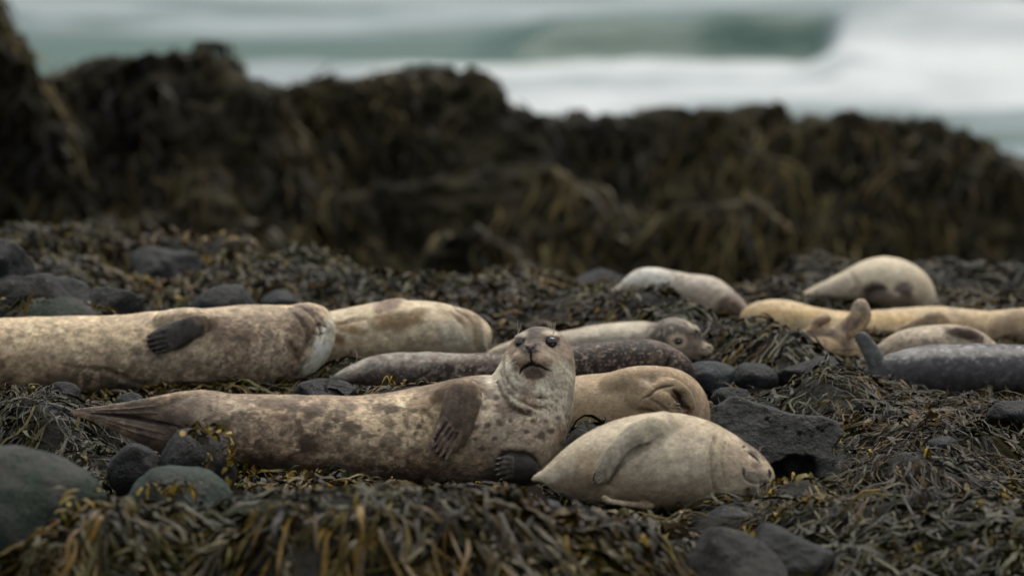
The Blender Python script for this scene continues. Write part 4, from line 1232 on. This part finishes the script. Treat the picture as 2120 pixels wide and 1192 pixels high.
o = link('sea', mesh_from('sea', np.stack([SX, SY, SZ], -1).reshape(-1, 3), SF, sea_material(), attrs={'foam': foam.ravel()}))
tag(o, 'grey green sea with a breaking wave and white foam', kind='structure')

# ------------------------------------------------------------------ rocks
def poly_sdf(P, X, Y):
    """signed distance to polygon P over arrays X, Y"""
    P = np.array(P, float); n = len(P)
    d = np.full(X.shape, 1e12); s = np.ones(X.shape)
    for i in range(n):
        a, b = P[i], P[i - 1]
        e = b - a
        wx, wy = X - a[0], Y - a[1]
        t = np.clip((wx * e[0] + wy * e[1]) / (e @ e), 0, 1)
        bx, by = wx - e[0] * t, wy - e[1] * t
        d = np.minimum(d, bx * bx + by * by)
        c1, c2, c3 = Y >= a[1], Y < b[1], e[0] * wy > e[1] * wx
        flip = (c1 & c2 & c3) | (~c1 & ~c2 & ~c3)
        s = np.where(flip, -s, s)
    return s * np.sqrt(d)

def block_rock(label, poly, d, w0, w1, h, mat, rnd=20, lump=14, lscale=1 / 70., seed=0, extra=None, group=None, name='rock', slope=0.0, facet=0, crag=0):
    """rock of real thickness whose silhouette follows a polygon; w0..w1 local depth"""
    fr = Frame(d)
    P = np.array(poly, float)
    m = rnd + lump * 2 + 3 * h
    f = Field((P[:, 0].min() - m, P[:, 0].max() + m, P[:, 1].min() - m, P[:, 1].max() + m, w0 - m, w1 + m), h)
    X = f.o[0] + h * np.arange(f.n[0]); Y = f.o[1] + h * np.arange(f.n[1]); W = f.o[2] + h * np.arange(f.n[2])
    A, B = np.meshgrid(X, Y, indexing='ij')
    d2 = poly_sdf(P, A, B) + rnd
    wc, hw = (w0 + w1) / 2, (w1 - w0) / 2
    # the front leans back with height when slope > 0
    lean = slope * (P[:, 1].max() - B)
    dw = np.abs(W[None, None, :] - wc - lean[:, :, None] * 0.5) - (hw - rnd) + 0.5 * lean[:, :, None]
    q2 = np.maximum(d2, 0)[:, :, None]; q3 = np.maximum(dw, 0)
    D = np.sqrt(q2 ** 2 + q3 ** 2) + np.minimum(np.maximum(d2[:, :, None], dw), 0) - rnd
    G = np.stack(np.meshgrid(X, Y, W, indexing='ij'), -1)
    D = D + lump * fbm(G, lscale, 4, seed)
    if crag:
        D = D + crag * np.abs(fbm(G * np.array([1, 1.6, 1]), 1 / 55., 3, seed + 60))
    if facet:
        nn = fbm(G, lscale * 1.7, 2, seed + 50)
        D = D + facet * np.abs(nn)
    f.D = D.astype(np.float32)
    if extra: extra(f)
    V, F = f.mesh()
    Wd = fr.world(V)
    base = np.array([Wd[:, 0].mean(), Wd[:, 1].mean(), Wd[:, 2].min()])
    F = outward(Wd, F)
    o = link(name, mesh_from(name, Wd - base, F, mat), None, base)
    tag(o, label, 'rock', group)
    return o, Wd, F

# far rock wall (blurred): each outcrop is a rock of its own
FAR = []
FARM = rock_material('far_dark_rock', (0.008, 0.0075, 0.007), (0.024, 0.020, 0.015), (0.052, 0.044, 0.022), 0.75, 0.50, 1.4, spec=0.12)
FAR.append(block_rock('steep dark rock spire at the far left edge against the sea', [(-420, -60), (-80, -50), (0, 8), (18, 65), (48, 76), (72, 140), (98, 210), (150, 330), (190, 640), (-420, 640)], 32.5, -120, 160, 13, FARM, 14, 20, seed=5, crag=42, group='rock outcrops between the seals and the sea'))
FAR.append(block_rock('tall flat topped rock outcrop at the left in front of the sea', [(60, 165), (95, 140), (170, 118), (265, 112), (350, 90), (440, 80), (480, 100), (500, 142), (548, 178), (600, 260), (645, 400), (670, 640), (-100, 640), (-60, 220)], 33.5, -180, 150, 13, FARM, 22, 20, seed=6, crag=42, slope=.35, group='rock outcrops between the seals and the sea'))
FAR.append(block_rock('round shouldered rock outcrop in the middle in front of the foam', [(480, 220), (560, 178), (640, 160), (740, 147), (790, 132), (920, 134), (1010, 140), (1045, 165), (1078, 210), (1140, 262), (1220, 640), (460, 640)], 34.5, -150, 160, 13, FARM, 22, 20, seed=7, crag=42, slope=.35, group='rock outcrops between the seals and the sea'))
FAR.append(block_rock('long low weedy rock ridge at the right below the waves', [(1040, 262), (1120, 240), (1170, 240), (1215, 226), (1300, 235), (1400, 224), (1560, 213), (1700, 228), (1800, 245), (1880, 246), (1930, 233), (1985, 250), (2040, 268), (2085, 305), (2160, 318), (2300, 300), (2700, 330), (2700, 660), (1000, 660)], 35.3, -140, 160, 14, FARM, 20, 20, seed=8, crag=42, slope=.3, group='rock outcrops between the seals and the sea'))
FAR.append(block_rock('squat black block with a level top under the right ridge', [(1360, 440), (1400, 420), (1500, 414), (1590, 420), (1625, 470), (1650, 660), (1330, 660)], 32.6, -90, 70, 11, FARM, 16, 20, seed=9, crag=42, slope=.1, group='rock outcrops between the seals and the sea'))
FAR.append(block_rock('low dark hump between the middle outcrop and the weed bed', [(880, 520), (930, 486), (1010, 480), (1080, 510), (1120, 560), (1130, 660), (860, 660)], 31.5, -80, 60, 11, FARM, 20, 20, seed=10, crag=42, group='rock outcrops between the seals and the sea'))
FAR.append(block_rock('sloping dark wedge of rock at the foot of the left outcrop', [(150, 470), (300, 440), (430, 380), (500, 400), (600, 500), (640, 660), (120, 660)], 31.8, -90, 80, 11, FARM, 20, 20, seed=11, crag=42, slope=.3, group='rock outcrops between the seals and the sea'))
FAR.append(block_rock('shadowed rock shelf right of the middle outcrop', [(700, 400), (900, 360), (1000, 330), (1150, 350), (1260, 400), (1330, 470), (1340, 660), (700, 660)], 33.3, -70, 120, 12, FARM, 20, 20, seed=12, crag=42, slope=.3, group='rock outcrops between the seals and the sea'))

# big angular basalt block right of the sleeping seal
def overhang(f):
    for (cx, cy, rx, ry, rw, rz) in ((1612, 985, 34, 36, 70, 20), (1640, 962, 36, 30, 60, -25), (1668, 975, 30, 42, 70, 10), (1702, 952, 28, 26, 50, -30), (1716, 985, 16, 40, 50, 8), (1590, 1005, 30, 26, 60, 0)):
        f.ell((cx, cy, -65), (rx, ry, rw), 3, rz=rz, carve=True)
    f.cap((1706, 958, -20), (1712, 1020, -24), 20, 26, 8)
    for (x, y) in ((1626, 885), (1680, 903), (1588, 868), (1694, 887), (1655, 897), (1703, 892)):
        w = f.surf(x, y); f.ell((x, y, w), (4.5, 4, 5), 2, carve=True)
block_rock('large angular dark block with a hollow underneath, right of the sleeping seal', [(1476, 890), (1488, 840), (1520, 818), (1580, 838), (1640, 858), (1705, 862), (1738, 876), (1746, 900), (1735, 916), (1724, 930), (1728, 1040), (1560, 1040), (1490, 960)],
           19.95, -80, 90, 3, M_ANG, 5, 3, 1 / 34., seed=21, extra=overhang, slope=.55, facet=2)

import bmesh
_ico = {}
def ico(sub):
    if sub not in _ico:
        bm = bmesh.new(); bmesh.ops.create_icosphere(bm, subdivisions=sub, radius=1)
        bm.verts.ensure_lookup_table()
        V = np.array([v.co[:] for v in bm.verts]); F = np.array([[v.index for v in f.verts] for f in bm.faces])
        bm.free(); _ico[sub] = (V / np.linalg.norm(V, axis=1, keepdims=True), F)
    return _ico[sub]

def stone(label, box, d, mat, seed, angular=0.3, deep=0.9, sub=5, group='stones among the seaweed', tilt=0.0):
    """boulder: softened planes cut from a ball, fitted to the picture extent it shows"""
    N, F = ico(sub)
    rs = np.random.RandomState(seed)
    n = 26 if angular > .5 else 60
    pl = rs.normal(size=(n, 3)); pl /= np.linalg.norm(pl, axis=1, keepdims=True)
    h = 1 - rs.rand(n) * 0.42 * angular
    c = np.clip(N @ pl.T, 1e-3, None)
    q = h / c
    sharp = 8 + 26 * angular
    r = (np.sum(q ** -sharp, 1)) ** (-1 / sharp)
    V = N * r[:, None]
    V = V * (1 + (0.05 * fbm(N + seed, 1.6, 4, seed) + 0.022 * fbm(N + seed, 6, 4, seed + 1) * (0.6 + angular))[:, None])
    x0, y0, x1, y1 = box
    s = d / FPX
    V = (V - (V.max(0) + V.min(0)) / 2) / ((V.max(0) - V.min(0)) / 2)
    if tilt: V[:, 1] += tilt * V[:, 0]
    hx, hz = (x1 - x0) / 2 * s, (y1 - y0) / 2 * s
    V = V * np.array([hx, max(hx, hz) * deep, hz])
    c = at((x0 + x1) / 2, (y0 + y1) / 2, d)
    V[:, 2] -= tilt * 0
    base = np.array([c[0], c[1], c[2] - hz])
    V = V + np.array([0, 0, hz])
    o = link('rock', mesh_from('rock', V, F, mat), None, base)
    tag(o, label, 'rock', group)
    return o

STONES = [
    ('tall black rock at the left edge with a stepped top', (-130, 485, 78, 720), 22.7, M_BLACK, 31, .8),
    ('broad dark slab sloping down behind the big mottled seal at the left edge', (-120, 560, 215, 800), 22.5, M_BLACK, 32, .7),
    ('dark grey boulder half sunk in the blurred weed bed, upper left', (262, 506, 428, 640), 25.3, M_GREY, 33, .8),
    ('rounded grey stone with pale streaks above the back of the mottled seal', (392, 588, 535, 730), 22.9, M_GREY, 34, .3),
    ('slanting grey stone between the black rocks and the mottled seal', (150, 590, 300, 740), 22.65, M_GREY, 35, .6),
    ('green stone crowned with brown weed behind the mottled seal', (25, 614, 205, 740), 22.35, M_GREEN, 36, .4),
    ('small blue grey stone in the weed above the cream patched seal', (540, 600, 618, 650), 24.2, M_BLUE, 37, .4),
    ('large green and pink stained boulder at the lower left, out of focus', (-190, 918, 252, 1330), 18.15, M_GREEN, 38, .25),
    ('smooth green tinged boulder in the lower left with weed scraps on it', (250, 958, 492, 1160), 18.75, M_GRGREY, 39, .35),
    ('black round stone topped with yellow weed against the spotted seal', (322, 886, 492, 1060), 19.35, M_BLACK, 40, .35),
    ('black stone beside the one topped with yellow weed', (222, 914, 330, 1040), 19.5, M_BLACK, 41, .5),
    ('blue grey flat stone below the nose of the dark seal', (1398, 747, 1524, 815), 21.75, M_BLUE, 42, .3),
    ('dull grey stone between the blue grey one and the black rock', (1515, 752, 1612, 820), 21.85, M_GREY, 43, .4),
    ('black rock in front of the raised spotted flippers', (1592, 738, 1758, 840), 22.1, M_BLACK, 44, .6),
    ('flat grey rock under the weed below the black flipper', (960, 1022, 1185, 1130), 18.75, M_GREY, 45, .7),
    ('low flat slab below the flat grey rock at the bottom', (1085, 1082, 1250, 1180), 18.4, M_GREY, 46, .5),
    ('rough brown grey rock at the bottom between weed clumps', (1385, 1085, 1640, 1330), 18.1, M_BROWN, 47, .7),
    ('angular grey rock at the bottom right of centre', (1515, 1080, 1745, 1310), 18.2, M_GREY, 48, .9),
    ('thin slate coloured slab under the chin of the sleeping seal', (1455, 1042, 1610, 1100), 19.2, M_BLUE, 49, .5),
    ('small pale grey stone near the tail tip of the spotted seal', (45, 832, 150, 880), 20.3, M_BLUE, 50, .3),
    ('small round stone above the tail of the spotted seal', (238, 810, 302, 860), 20.6, M_BLUE, 51, .3),
    ('dark round stone against the belly of the mottled seal', (82, 788, 168, 850), 20.9, M_GREY, 52, .35),
    ('small grey stone in the weed at the right edge below the blue grey seal', (2040, 828, 2150, 880), 20.9, M_GREY, 53, .4),
    ('small blue grey stone showing through the combed weed at the right', (1918, 902, 1985, 940), 20.2, M_BLUE, 54, .4),
    ('black wet rock beneath the weed between the two left seals', (600, 782, 745, 860), 20.95, M_BLACK, 55, .5),
    ('low dark rock at the foot of the angular block', (1690, 1000, 1800, 1060), 19.6, M_BLACK, 56, .6),
    ('small black rock in front of the blue grey seal', (1470, 800, 1560, 850), 21.3, M_GREY, 57, .6),
    ('dark lump of rock in the blurred weed behind the centre', (1180, 556, 1312, 650), 25.6, M_BLACK, 58, .5),
]
for i, (lb, box, d, mt, sd, an) in enumerate(STONES):
    big = (box[2] - box[0]) > 130
    stone(lb, box, d, mt, sd, an, sub=5 if big else 4)
# ------------------------------------------------------------------ seaweed: ribbons that follow the ground
RS = np.random.RandomState(1234)
OLIVE = np.array([1.02, .93, .44]) * .74 * np.array([[.050, .046, .022], [.036, .034, .018], [.070, .058, .026], [.030, .026, .017], [.052, .056, .034], [.082, .060, .024], [.042, .048, .044], [.020, .018, .014], [.095, .078, .034]])
OCHRE = np.array([[.26, .17, .02], [.20, .15, .025], [.30, .21, .03]])

def ribbons(name, roots, ang, L, Wd, lift, K, hfun, colors, curl=1.0, tipup=0.0, taper='frond', seed=0, droop=None, twist=1.0, spread_root=None):
    """roots (n,2); ang heading; each ribbon walks over hfun(x,y) -> z"""
    rs = np.random.RandomState(seed)
    n = len(roots)
    t = np.linspace(0, 1, K)
    x = np.zeros((n, K)); y = np.zeros((n, K))
    x[:, 0], y[:, 0] = roots[:, 0], roots[:, 1]
    a = ang.copy()
    bend = rs.normal(size=n) * 1.1 * curl; ph = rs.rand(n) * 6.28; wob = rs.rand(n) * .9 * curl
    A = np.zeros((n, K)); A[:, 0] = a
    step = L / (K - 1)
    for k in range(1, K):
        a = ang + bend * t[k] + wob * np.sin(ph + 5 * t[k])
        A[:, k] = a
        x[:, k] = x[:, k - 1] + np.cos(a) * step
        y[:, k] = y[:, k - 1] + np.sin(a) * step
    g = hfun(x.ravel(), y.ravel()).reshape(n, K)
    prof = np.sin(np.pi * np.clip(t * 0.85 + 0.12, 0, 1)) ** .8
    z = g + 0.006 + lift[:, None] * prof[None, :] + tipup * rs.rand(n)[:, None] * t[None, :] ** 2 + 0.004 * np.sin(ph[:, None] + 9 * t[None, :])
    if taper == 'frond':
        w = np.interp(t, [0, .15, .6, .85, 1], [.45, .75, 1, 1.15, .25])
    elif taper == 'leaf':
        w = np.interp(t, [0, .2, .55, .85, 1], [.35, .7, 1.15, 1.0, .3])
    else:
        w = np.interp(t, [0, .1, .7, 1], [.6, .9, .8, .15])
    tw = rs.normal(size=n) * .4 * twist
    tw2 = rs.normal(size=n) * .6 * twist
    roll = tw[:, None] + tw2[:, None] * t[None, :]
    wx, wy, wz = -np.sin(A) * np.cos(roll), np.cos(A) * np.cos(roll), np.sin(roll)
    hw = 0.5 * Wd[:, None] * w[None, :] * (1 + .25 * np.sin(ph[:, None] * 3 + t[None, :] * 11))
    hz = np.abs(wz) * hw
    Lf = np.stack([x - wx * hw, y - wy * hw, z + hz - wz * hw], -1)
    Rt = np.stack([x + wx * hw, y + wy * hw, z + hz + wz * hw], -1)
    V = np.stack([Lf, Rt], 2).reshape(n, K * 2, 3)
    q = np.arange(K - 1)
    f = np.stack([2 * q, 2 * q + 1, 2 * q + 3, 2 * q + 2], -1)
    F = (np.arange(n)[:, None, None] * (2 * K) + f[None]).reshape(-1, 4)
    C = np.repeat(colors[:, None, :], K * 2, 1)
    # receptacle tips are naturally yellower than the stalks
    tipc = np.repeat(np.array([1.0 + .5 * max(0, v - .6) for v in t]), 2)
    C = C * tipc[None, :, None] * np.array([1, .98, .9])
    return V.reshape(-1, 3), F, C.reshape(-1, 3)

def emit(name, label, packs, group=None, kind='stuff', parent=None):
    V, F, C, o = [], [], [], 0
    for v, f, c in packs:
        V.append(v); F.append(f + o); C.append(c); o += len(v)
    V = np.vstack(V)
    base = np.array([V[:, 0].mean(), V[:, 1].mean(), 0.0])
    ob = link(name, mesh_from(name, V - base, np.vstack(F), M_WEED, colors=np.vstack(C)), parent, base)
    tag(ob, label, None, group, kind)
    return ob

def world_px(x, y):
    """photograph row and column of ground points, used only to choose what grows where"""
    z = gz_fast(x, y) - CAM_Z
    d = y * FW[1] + z * FW[2]
    return 1060 + x / d * FPX, 596 - (y * UP[1] + z * UP[2]) / d * FPX

def pick(n, rs, x0=-2.6, x1=2.6, y0=17.2, y1=27.2):
    return np.stack([rs.uniform(x0, x1, n), rs.uniform(y0, y1, n)], -1)

def slope_dir(p):
    e = .04
    gx_ = (gz_fast(p[:, 0] + e, p[:, 1]) - gz_fast(p[:, 0] - e, p[:, 1])) / (2 * e)
    gy_ = (gz_fast(p[:, 0], p[:, 1] + e) - gz_fast(p[:, 0], p[:, 1] - e)) / (2 * e)
    return np.arctan2(-gy_, -gx_), np.hypot(gx_, gy_)

def weed_field(seed, nclump, per, Lr, Wr, lift, kind, keep, fan=.5, tipup=0., y0=17.2, y1=27.2, pal=None, curl=1.0, K=8, spread=.03, bright=1.0, xlim=2.6):
    rs = np.random.RandomState(seed)
    c = pick(nclump, rs, -xlim, xlim, y0, y1)
    px, py = world_px(c[:, 0], c[:, 1])
    m = keep(px, py, c, rs) & everywhere(px, py, c, rs)
    c = c[m]
    n = len(c)
    sd, sl = slope_dir(c)
    flow = 2.6 * fbm(np.c_[c, np.zeros(n)], .9, 2, seed) - 1.2
    w = np.clip(sl * 5, 0, 1)
    base = np.arctan2(np.sin(sd) * w + np.sin(flow) * (1 - w), np.cos(sd) * w + np.cos(flow) * (1 - w)) + rs.normal(size=n) * .45
    roots = np.repeat(c, per, 0) + rs.normal(size=(n * per, 2)) * spread
    ang = np.repeat(base, per) + rs.normal(size=n * per) * fan
    Ls = np.repeat(rs.uniform(*Lr, n), per) * rs.uniform(.6, 1.15, n * per)
    Ws = np.repeat(rs.uniform(*Wr, n), per) * rs.uniform(.7, 1.2, n * per)
    lf = rs.uniform(.15, 1.0, n * per) * np.repeat(rs.uniform(.5, 1.3, n), per) * lift
    pal = OLIVE if pal is None else pal
    tone = fbm(np.c_[c, np.zeros(n)], 1.4, 2, seed + 8)
    ci = np.repeat(rs.randint(0, len(pal), n), per)
    other = rs.rand(n * per) < .3
    ci[other] = rs.randint(0, len(pal), other.sum())
    hue = np.clip(.5 + 1.1 * fbm(np.c_[c, np.zeros(n)], 2.1, 2, seed + 4), 0, 1)
    hue = np.repeat(hue, per)[:, None]
    C = pal[ci] * (rs.uniform(.5, 1.35, n * per) * np.where(rs.rand(n * per) < .34, .4, 1.0))[:, None] * np.repeat(1 + .6 * tone, per)[:, None] * bright * (hue * np.array([1.45, 1.12, .50]) + (1 - hue) * np.array([.85, .98, .85]))
    return ribbons(kind, roots, ang, Ls, Ws, lf, K, gz_fast, np.clip(C, .004, .5), curl, tipup, kind, seed + 3)

everywhere = lambda px, py, c, rs: (px > -120) & (px < 2240) & ~((px > 1400) & (px < 1735) & (py > 1095)) & ~((px > 1575) & (px < 1745) & (py > 930) & (py < 1035)) & ~((px > 1180) & (px < 1560) & (py > 1030) & (py < 1085) & (rs.rand(len(px)) < .75))
fine_area = lambda px, py, c, rs: ((px > 1560) & (py > 780)) | ((px < 420) & (py > 780) & (py < 960)) | ((px > 560) & (px < 1000) & (py > 740) & (py < 1010)) | (rs.rand(len(px)) < .30)
leafy = lambda px, py, c, rs: ((py > 985) & (px < 1420) & (rs.rand(len(px)) < .9)) | ((py < 660) & (px < 1350)) | ((px > 1200) & (px < 1700) & (py < 740)) | (rs.rand(len(px)) < .25)

bed = [
    weed_field(1, 4900, 8, (.10, .26), (.008, .016), .042, 'frond', everywhere, fan=.35, spread=.045),
    weed_field(2, 5200, 12, (.12, .28), (.0035, .0075), .05, 'strap', fine_area, fan=.20, curl=.7, spread=.04),
    weed_field(3, 4800, 7, (.05, .12), (.010, .021), .040, 'leaf', leafy, fan=.8, tipup=.025, K=7, spread=.04),
]
emit('seaweed_bed', 'wet olive brown bladder wrack covering the shore around the seals', bed)
near = [
    weed_field(5, 1300, 7, (.14, .30), (.008, .018), .05, 'frond', lambda px, py, c, rs: (py > 1000), fan=.25, curl=.55, spread=.05, y1=18.6, pal=OLIVE * .9),
    weed_field(6, 500, 6, (.07, .14), (.016, .026), .05, 'leaf', lambda px, py, c, rs: (py > 1060) & (px > 1090) & (px < 1400), fan=.8, y1=18.6, pal=np.vstack([OLIVE, OCHRE * .55, [[.13, .11, .05]]]), tipup=.02),
]
emit('foreground_seaweed', 'thick combed kelp fronds over the mound at the bottom, out of focus', near)

# scattered yellow tips and bladders
def spot(x, y, r):
    return lambda px, py, c, rs: ((px - x) / r) ** 2 + ((py - y) / (r * .5)) ** 2 < 1
yel = []
for i, (x, y, r, nn) in enumerate([(850, 800, 70, 60), (940, 772, 50, 40), (720, 735, 60, 40), (690, 1010, 80, 60), (1040, 1015, 70, 60), (1620, 990, 60, 70), (1650, 1035, 60, 60), (1200, 1095, 70, 60),
                               (1310, 1140, 80, 60), (1500, 1070, 120, 60), (2060, 1060, 70, 50), (260, 620, 120, 120), (350, 640, 80, 80), (1950, 1130, 120, 50), (130, 850, 120, 60), (560, 1030, 60, 30), (450, 1020, 60, 30), (1800, 1000, 150, 50), (620, 540, 100, 50)]):
    rs = np.random.RandomState(500 + i)
    c = []
    for t_ in range(400):
        if len(c) >= nn: break
        p = pick(4000, rs)
        px, py = world_px(p[:, 0], p[:, 1])
        ok = spot(x, y, r)(px, py, p, rs)
        c += list(p[ok])
    if not c: continue
    c = np.array(c[:int(nn * .8)]); c = c[rs.randint(0, max(3, len(c) // 3), len(c))] + rs.normal(size=c.shape) * .012; n = len(c)
    col_ = OCHRE[rs.randint(0, 3, n)] * rs.uniform(.35, 1.1, n)[:, None]
    yel.append(ribbons('y', c, rs.rand(n) * 6.28, rs.uniform(.015, .05, n), rs.uniform(.006, .016, n), rs.uniform(.005, .045, n), 6, gz_fast, col_, 1.2, .012, 'leaf', 700 + i))
emit('yellow_weed_tips', 'yellow tips and bladders sprinkled over the dark seaweed', yel)

# ---- weed hanging down the far outcrops
def hanging(meshes, per_m2, Lr, Wr, seed, pal, K=6):
    rs = np.random.RandomState(seed)
    out = []
    for (o, V, F) in meshes:
        P = V[F].mean(1)
        n = np.cross(V[F[:, 2]] - V[F[:, 0]], V[F[:, 3]] - V[F[:, 1]]); ar = np.linalg.norm(n, axis=1) / 2
        n = n / (2 * ar[:, None] + 1e-12)
        dens = ar * (n[:, 1] < .1) * (n[:, 2] > -.5) * (n[:, 2] < .75) * (P[:, 2] > -1.4)
        patch = smoothstep(-.25, .15, fbm(P, 2.2, 3, 90))
        dens = dens * (0.12 + patch)
        N = int(dens.sum() * per_m2)
        k = rs.choice(len(P), N, p=dens / dens.sum())
        p = P[k] + rs.normal(size=(N, 3)) * .02; nn = n[k]
        dirn = np.array([0, 0, -1.0]) - nn * (nn @ np.array([0, 0, -1.0]))[:, None]
        dirn /= np.linalg.norm(dirn, axis=1, keepdims=True) + 1e-6
        dirn += rs.normal(size=(N, 3)) * [.35, .1, .1] + np.array([.25, 0, 0]) * fbm(p, .9, 2, 3)[:, None]
        dirn /= np.linalg.norm(dirn, axis=1, keepdims=True)
        L = rs.uniform(*Lr, N); W_ = rs.uniform(*Wr, N); t = np.linspace(0, 1, K)
        side = np.cross(dirn, nn); side /= np.linalg.norm(side, axis=1, keepdims=True) + 1e-9
        ph = rs.rand(N) * 6.28
        off = .01 + .03 * rs.rand(N)
        c = p[:, None] + dirn[:, None] * (L[:, None] * t)[..., None] + nn[:, None] * (off[:, None] * np.sin(np.pi * (t * .8 + .15)))[..., None] + side[:, None] * (.03 * np.sin(ph[:, None] + 4 * t))[..., None]
        c[..., 2] -= (.35 * L[:, None] * np.clip(nn[:, 2:3], 0, 1) * t ** 1.5)
        w = np.interp(t, [0, .2, .7, 1], [.5, .8, 1.1, .2])
        hw = .5 * W_[:, None] * w
        tilt = rs.normal(size=N) * .5
        sv = side * np.cos(tilt)[:, None] + nn * np.sin(tilt)[:, None]
        Vv = np.stack([c - sv[:, None] * hw[..., None], c + sv[:, None] * hw[..., None]], 2).reshape(N, K * 2, 3)
        q = np.arange(K - 1); f = np.stack([2 * q, 2 * q + 1, 2 * q + 3, 2 * q + 2], -1)
        Fv = (np.arange(N)[:, None, None] * (2 * K) + f[None]).reshape(-1, 4)
        tone = np.clip(1 + 1.3 * fbm(p, 1.6, 3, 33), .15, 2.6)
        C = pal[rs.randint(0, len(pal), N)] * rs.uniform(.6, 1.4, N)[:, None] * tone[:, None]
        out.append((Vv.reshape(-1, 3), Fv, np.repeat(np.clip(C, .004, .4)[:, None], K * 2, 1).reshape(-1, 3)))
    return out
far_pal = np.array([1, 1, .85]) * np.array([[.050, .040, .020], [.034, .027, .016], [.022, .018, .014], [.060, .050, .026], [.028, .024, .020], [.07, .052, .026]])
emit('hanging_seaweed', 'brown seaweed draped down the far rock outcrops', hanging(FAR, 950, (.08, .26), (.014, .034), 17, far_pal * 1.2))

# ---- tuft of yellow weed on the black round stone, weed scraps on other stones
def tuft(label, cx, cy, d, n, pal, seed, spread=(26, 8, .03), L=(.03, .07), W=(.009, .016), down=.6, kind='stuff', name='seaweed_tuft'):
    rs = np.random.RandomState(seed)
    s = d / FPX
    c = at(cx, cy, d)
    p = c + np.stack([rs.normal(size=n) * spread[0] * s, rs.normal(size=n) * spread[2] - .02, rs.normal(size=n) * spread[1] * s], -1)
    K = 5; t = np.linspace(0, 1, K)
    a = rs.rand(n) * 6.28
    dr = np.stack([np.cos(a), -np.abs(np.sin(a)) * .8, rs.normal(size=n) * .6 - down + .6], -1)
    dr /= np.linalg.norm(dr, axis=1, keepdims=True)
    Ls = rs.uniform(*L, n); Ws = rs.uniform(*W, n)
    pts = p[:, None] + dr[:, None] * (Ls[:, None] * t)[..., None]
    pts[..., 2] -= (Ls[:, None] * down * t ** 2)
    side = np.cross(dr, rs.normal(size=(n, 3))); side /= np.linalg.norm(side, axis=1, keepdims=True) + 1e-9
    hw = .5 * Ws[:, None] * np.interp(t, [0, .3, .7, 1], [.3, .7, 1.2, .5])
    V = np.stack([pts - side[:, None] * hw[..., None], pts + side[:, None] * hw[..., None]], 2).reshape(n, K * 2, 3)
    q = np.arange(K - 1); f = np.stack([2 * q, 2 * q + 1, 2 * q + 3, 2 * q + 2], -1)
    F = (np.arange(n)[:, None, None] * (2 * K) + f[None]).reshape(-1, 4)
    C = np.repeat((pal[rs.randint(0, len(pal), n)] * rs.uniform(.6, 1.2, n)[:, None])[:, None], K * 2, 1).reshape(-1, 3)
    return emit(name, label, [(V.reshape(-1, 3), F, C)])
mixed = np.vstack([OCHRE, OLIVE[[0, 2, 5, 8]]])
tuft('yellow weed tuft on the black round stone', 428, 888, 19.26, 46, mixed, 1, (22, 8, .03), L=(.02, .04), W=(.012, .022), down=.4)
tuft('yellow weed trailing down the right side of the black round stone', 480, 935, 19.28, 30, mixed, 2, (6, 22, .02), L=(.015, .03), W=(.01, .018))
tuft('short strand of yellow weed on the face of the black round stone', 433, 950, 19.12, 18, mixed, 4, (3, 20, .006), L=(.015, .03), W=(.006, .011))
tuft('brown weed cap on the green stone at the left', 70, 632, 22.42, 260, OLIVE * 1.5, 5, (30, 16, .05))
tuft('brown weed fringe over the front of the green stone at the left', 165, 642, 22.42, 200, OLIVE * 1.5, 6, (26, 8, .03))
tuft('weed scraps on the smooth green tinged boulder', 355, 1003, 18.5, 60, mixed, 7, (26, 7, .02), L=(.02, .04))
tuft('weed scraps hanging over the large green and pink boulder', 190, 1075, 17.75, 150, mixed, 8, (26, 24, .03))
